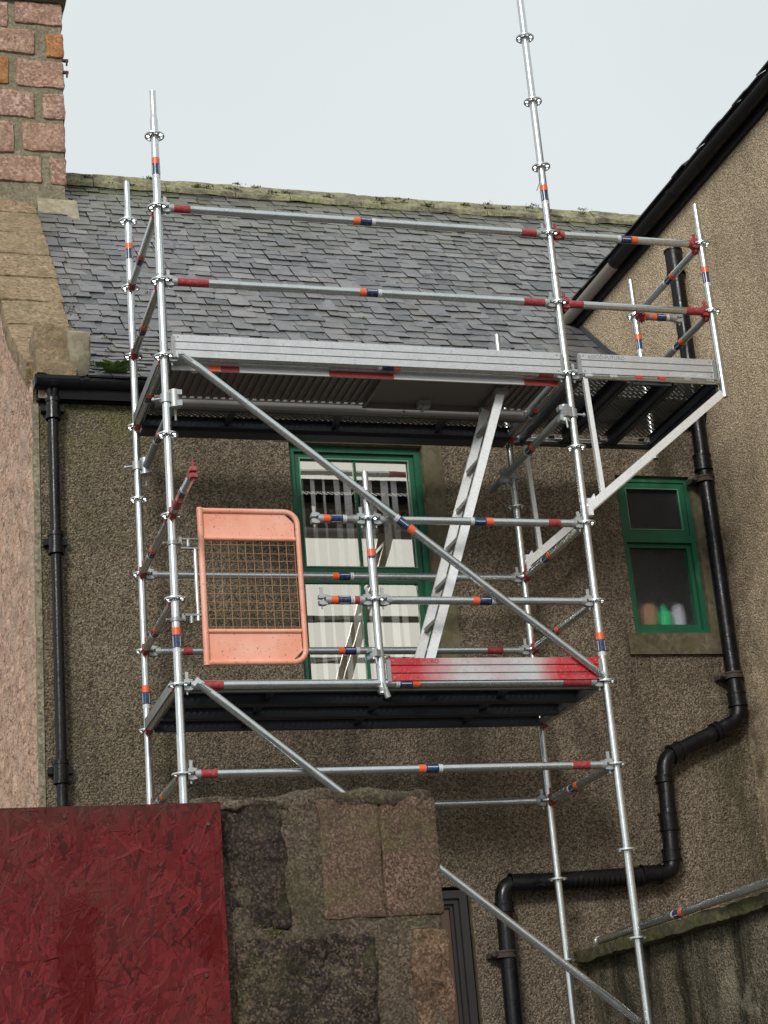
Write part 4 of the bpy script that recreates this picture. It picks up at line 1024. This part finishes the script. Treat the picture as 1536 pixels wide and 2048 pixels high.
bd_ = empty('red_board', 'dark red painted strand board hoarding beside the granite pier', 'hoarding', loc=(-1.7, -5.75, GZ)); BP = bd_.location.copy()
m = MB(); m.box((-2.44, -5.735, GZ + .05), (-1.0, -5.717, -3.752)); me = m.mesh('board', [M['osb']]); me.transform(Matrix.Translation(-BP)); put('board', me, bd_)
rr = random.Random(21); m = MB()
for i in range(6000):
    x = rr.uniform(-1.52, -1.005); z = rr.uniform(-4.35, -3.757); L = rr.uniform(.03, .10) * .5; w = rr.uniform(.005, .019) * .5
    if rr.random() < .2: w *= .3; L *= .7
    a = rr.gauss(0, .75) + math.pi / 2 - .25; ca, sa = math.cos(a), math.sin(a); d0 = rr.uniform(.0003, .0022); tl = rr.uniform(-.0012, .0013); tw = rr.uniform(-.0009, .0009)
    P_ = []
    n = 4
    for k in range(n + 1):
        for sgn in (-1, 1):
            t = -1 + 2 * k / n; ww = w * (1 - .25 * (abs(t) ** 3) * rr.random()); u = t * L + rr.uniform(-.001, .001); v = sgn * ww + rr.uniform(-.0008, .0008)
            px, pz = x + u * ca - v * sa, z + u * sa + v * ca
            px = min(px, -1.0005); pz = min(pz, -3.7525)
            P_.append((px, -5.7352 - d0 - tl * t - tw * sgn - .0007 * (1 - t * t), pz))
    f = [(2 * k, 2 * k + 1, 2 * k + 3, 2 * k + 2) for k in range(n)]
    N = len(P_); P2_ = P_ + [(p[0], -5.7349, p[2]) for p in P_]
    f2 = f + [(2 * k, 2 * k + 2, N + 2 * k + 2, N + 2 * k) for k in range(n)] + [(2 * k + 1, N + 2 * k + 1, N + 2 * k + 3, 2 * k + 3) for k in range(n)] + [(0, N, N + 1, 1), (2 * n, 2 * n + 1, N + 2 * n + 1, N + 2 * n)]
    m.add(P2_, f2)
for sx, sz in ((-1.34, -3.775), (-1.03, -3.80), (-1.05, -4.12)):
    q = MB(); q.tube((sx, -5.739, sz), (sx, -5.742, sz), .004, 10); o = q.mesh('screw', [M['rust']]); o.transform(Matrix.Translation(-BP)); put('screw', o, bd_)
me = m.mesh('strands', [M['osb']]); me.transform(Matrix.Translation(-BP)); tag(put('strands', me, bd_), kind='stuff')

# ------------------------------------------------------------------ moss and plants
rr = random.Random(31); m = MB()
def onr(x, y, dz=.03): return (x, y, zr(y) + dz)
for px_, yy_, s in [(rr.uniform(-.2, 4), rr.uniform(1.6, 5.5), rr.uniform(.012, .028)) for _ in range(70)] + [(.56, 3.55, .05), (.83, 3.5, .03), (.5, 2.95, .03), (3.2, 4.2, .05), (3.45, 4.0, .03), (2.3, 3.3, .035), (.05, 2.6, .045), (.02, 2.2, .05), (.3, 2.3, .03), (-.1, 1.75, .05)]:
    tuft(m, onr(px_, yy_), s, s, s * .5, int(900 * s * 3), .010, rr)
for i in range(26):
    y = rr.uniform(1.5, 4.2); tuft(m, onr(xl(y) + rr.uniform(.02, .13), y), .035, .05, .02, 36, .012, rr)
for i in range(40): tuft(m, (rr.uniform(-.1, 6), 5.80 + rr.uniform(-.03, .05), 4.585 + rr.uniform(-.05, .06)), .07, .03, .012, 50, .016, rr)
for i in range(5): tuft(m, (rr.uniform(.10, .28), 1.34, .44), .05, .03, .03, 80, .014, rr)
tag(m.build('moss', [M['moss']]), 'clumps of green moss scattered over the slate roof and ridge', 'moss', kind='stuff')
m = MB()
for i in range(24):
    y = rr.uniform(1.5, 3.6); tuft(m, onr(xl(y) + rr.uniform(.0, .10), y), .03, .04, .015, 26, .013, rr)
tag(m.build('lichen', [M['lichen']]), 'pale lichen crusts beside the skew on the slate roof', 'lichen', kind='stuff')
def fern(loc, n, L, seed, label, spread=1.0):
    rr = random.Random(seed); m = MB()
    for i in range(n):
        a = rr.uniform(0, 6.28); l = L * rr.uniform(.5, 1); up = rr.uniform(.25, .9); d = Vector((math.cos(a) * spread, math.sin(a) * spread - .3, up)).normalized(); side = d.cross(Vector((0, 0, 1))).normalized()
        for k in range(11):
            t = k / 10; p = d * l * t + Vector((0, 0, -.35 * l * t * t)); w = l * .26 * (1 - t * .85)
            for s in (-1, 1):
                tip = p + side * s * w + d * w * .35; q = d * l * .05; m.add([p - q, p + q, tip + q * .3, tip - q * .5], [(0, 1, 2, 3)])
    return tag(m.build('fern', [M['fern']], None, loc), label, 'fern')
fern((-.05, 1.40, .52), 46, .20, 1, 'bushy green fern growing from the eaves beside the mossy skew stone')
fern((-.02, 1.37, .44), 16, .10, 2, 'small fern hanging at the gutter just below the bushy one')
fern((2.84, .05, -3.40), 18, .13, 3, 'small green fern on the mossy coping of the low wall')
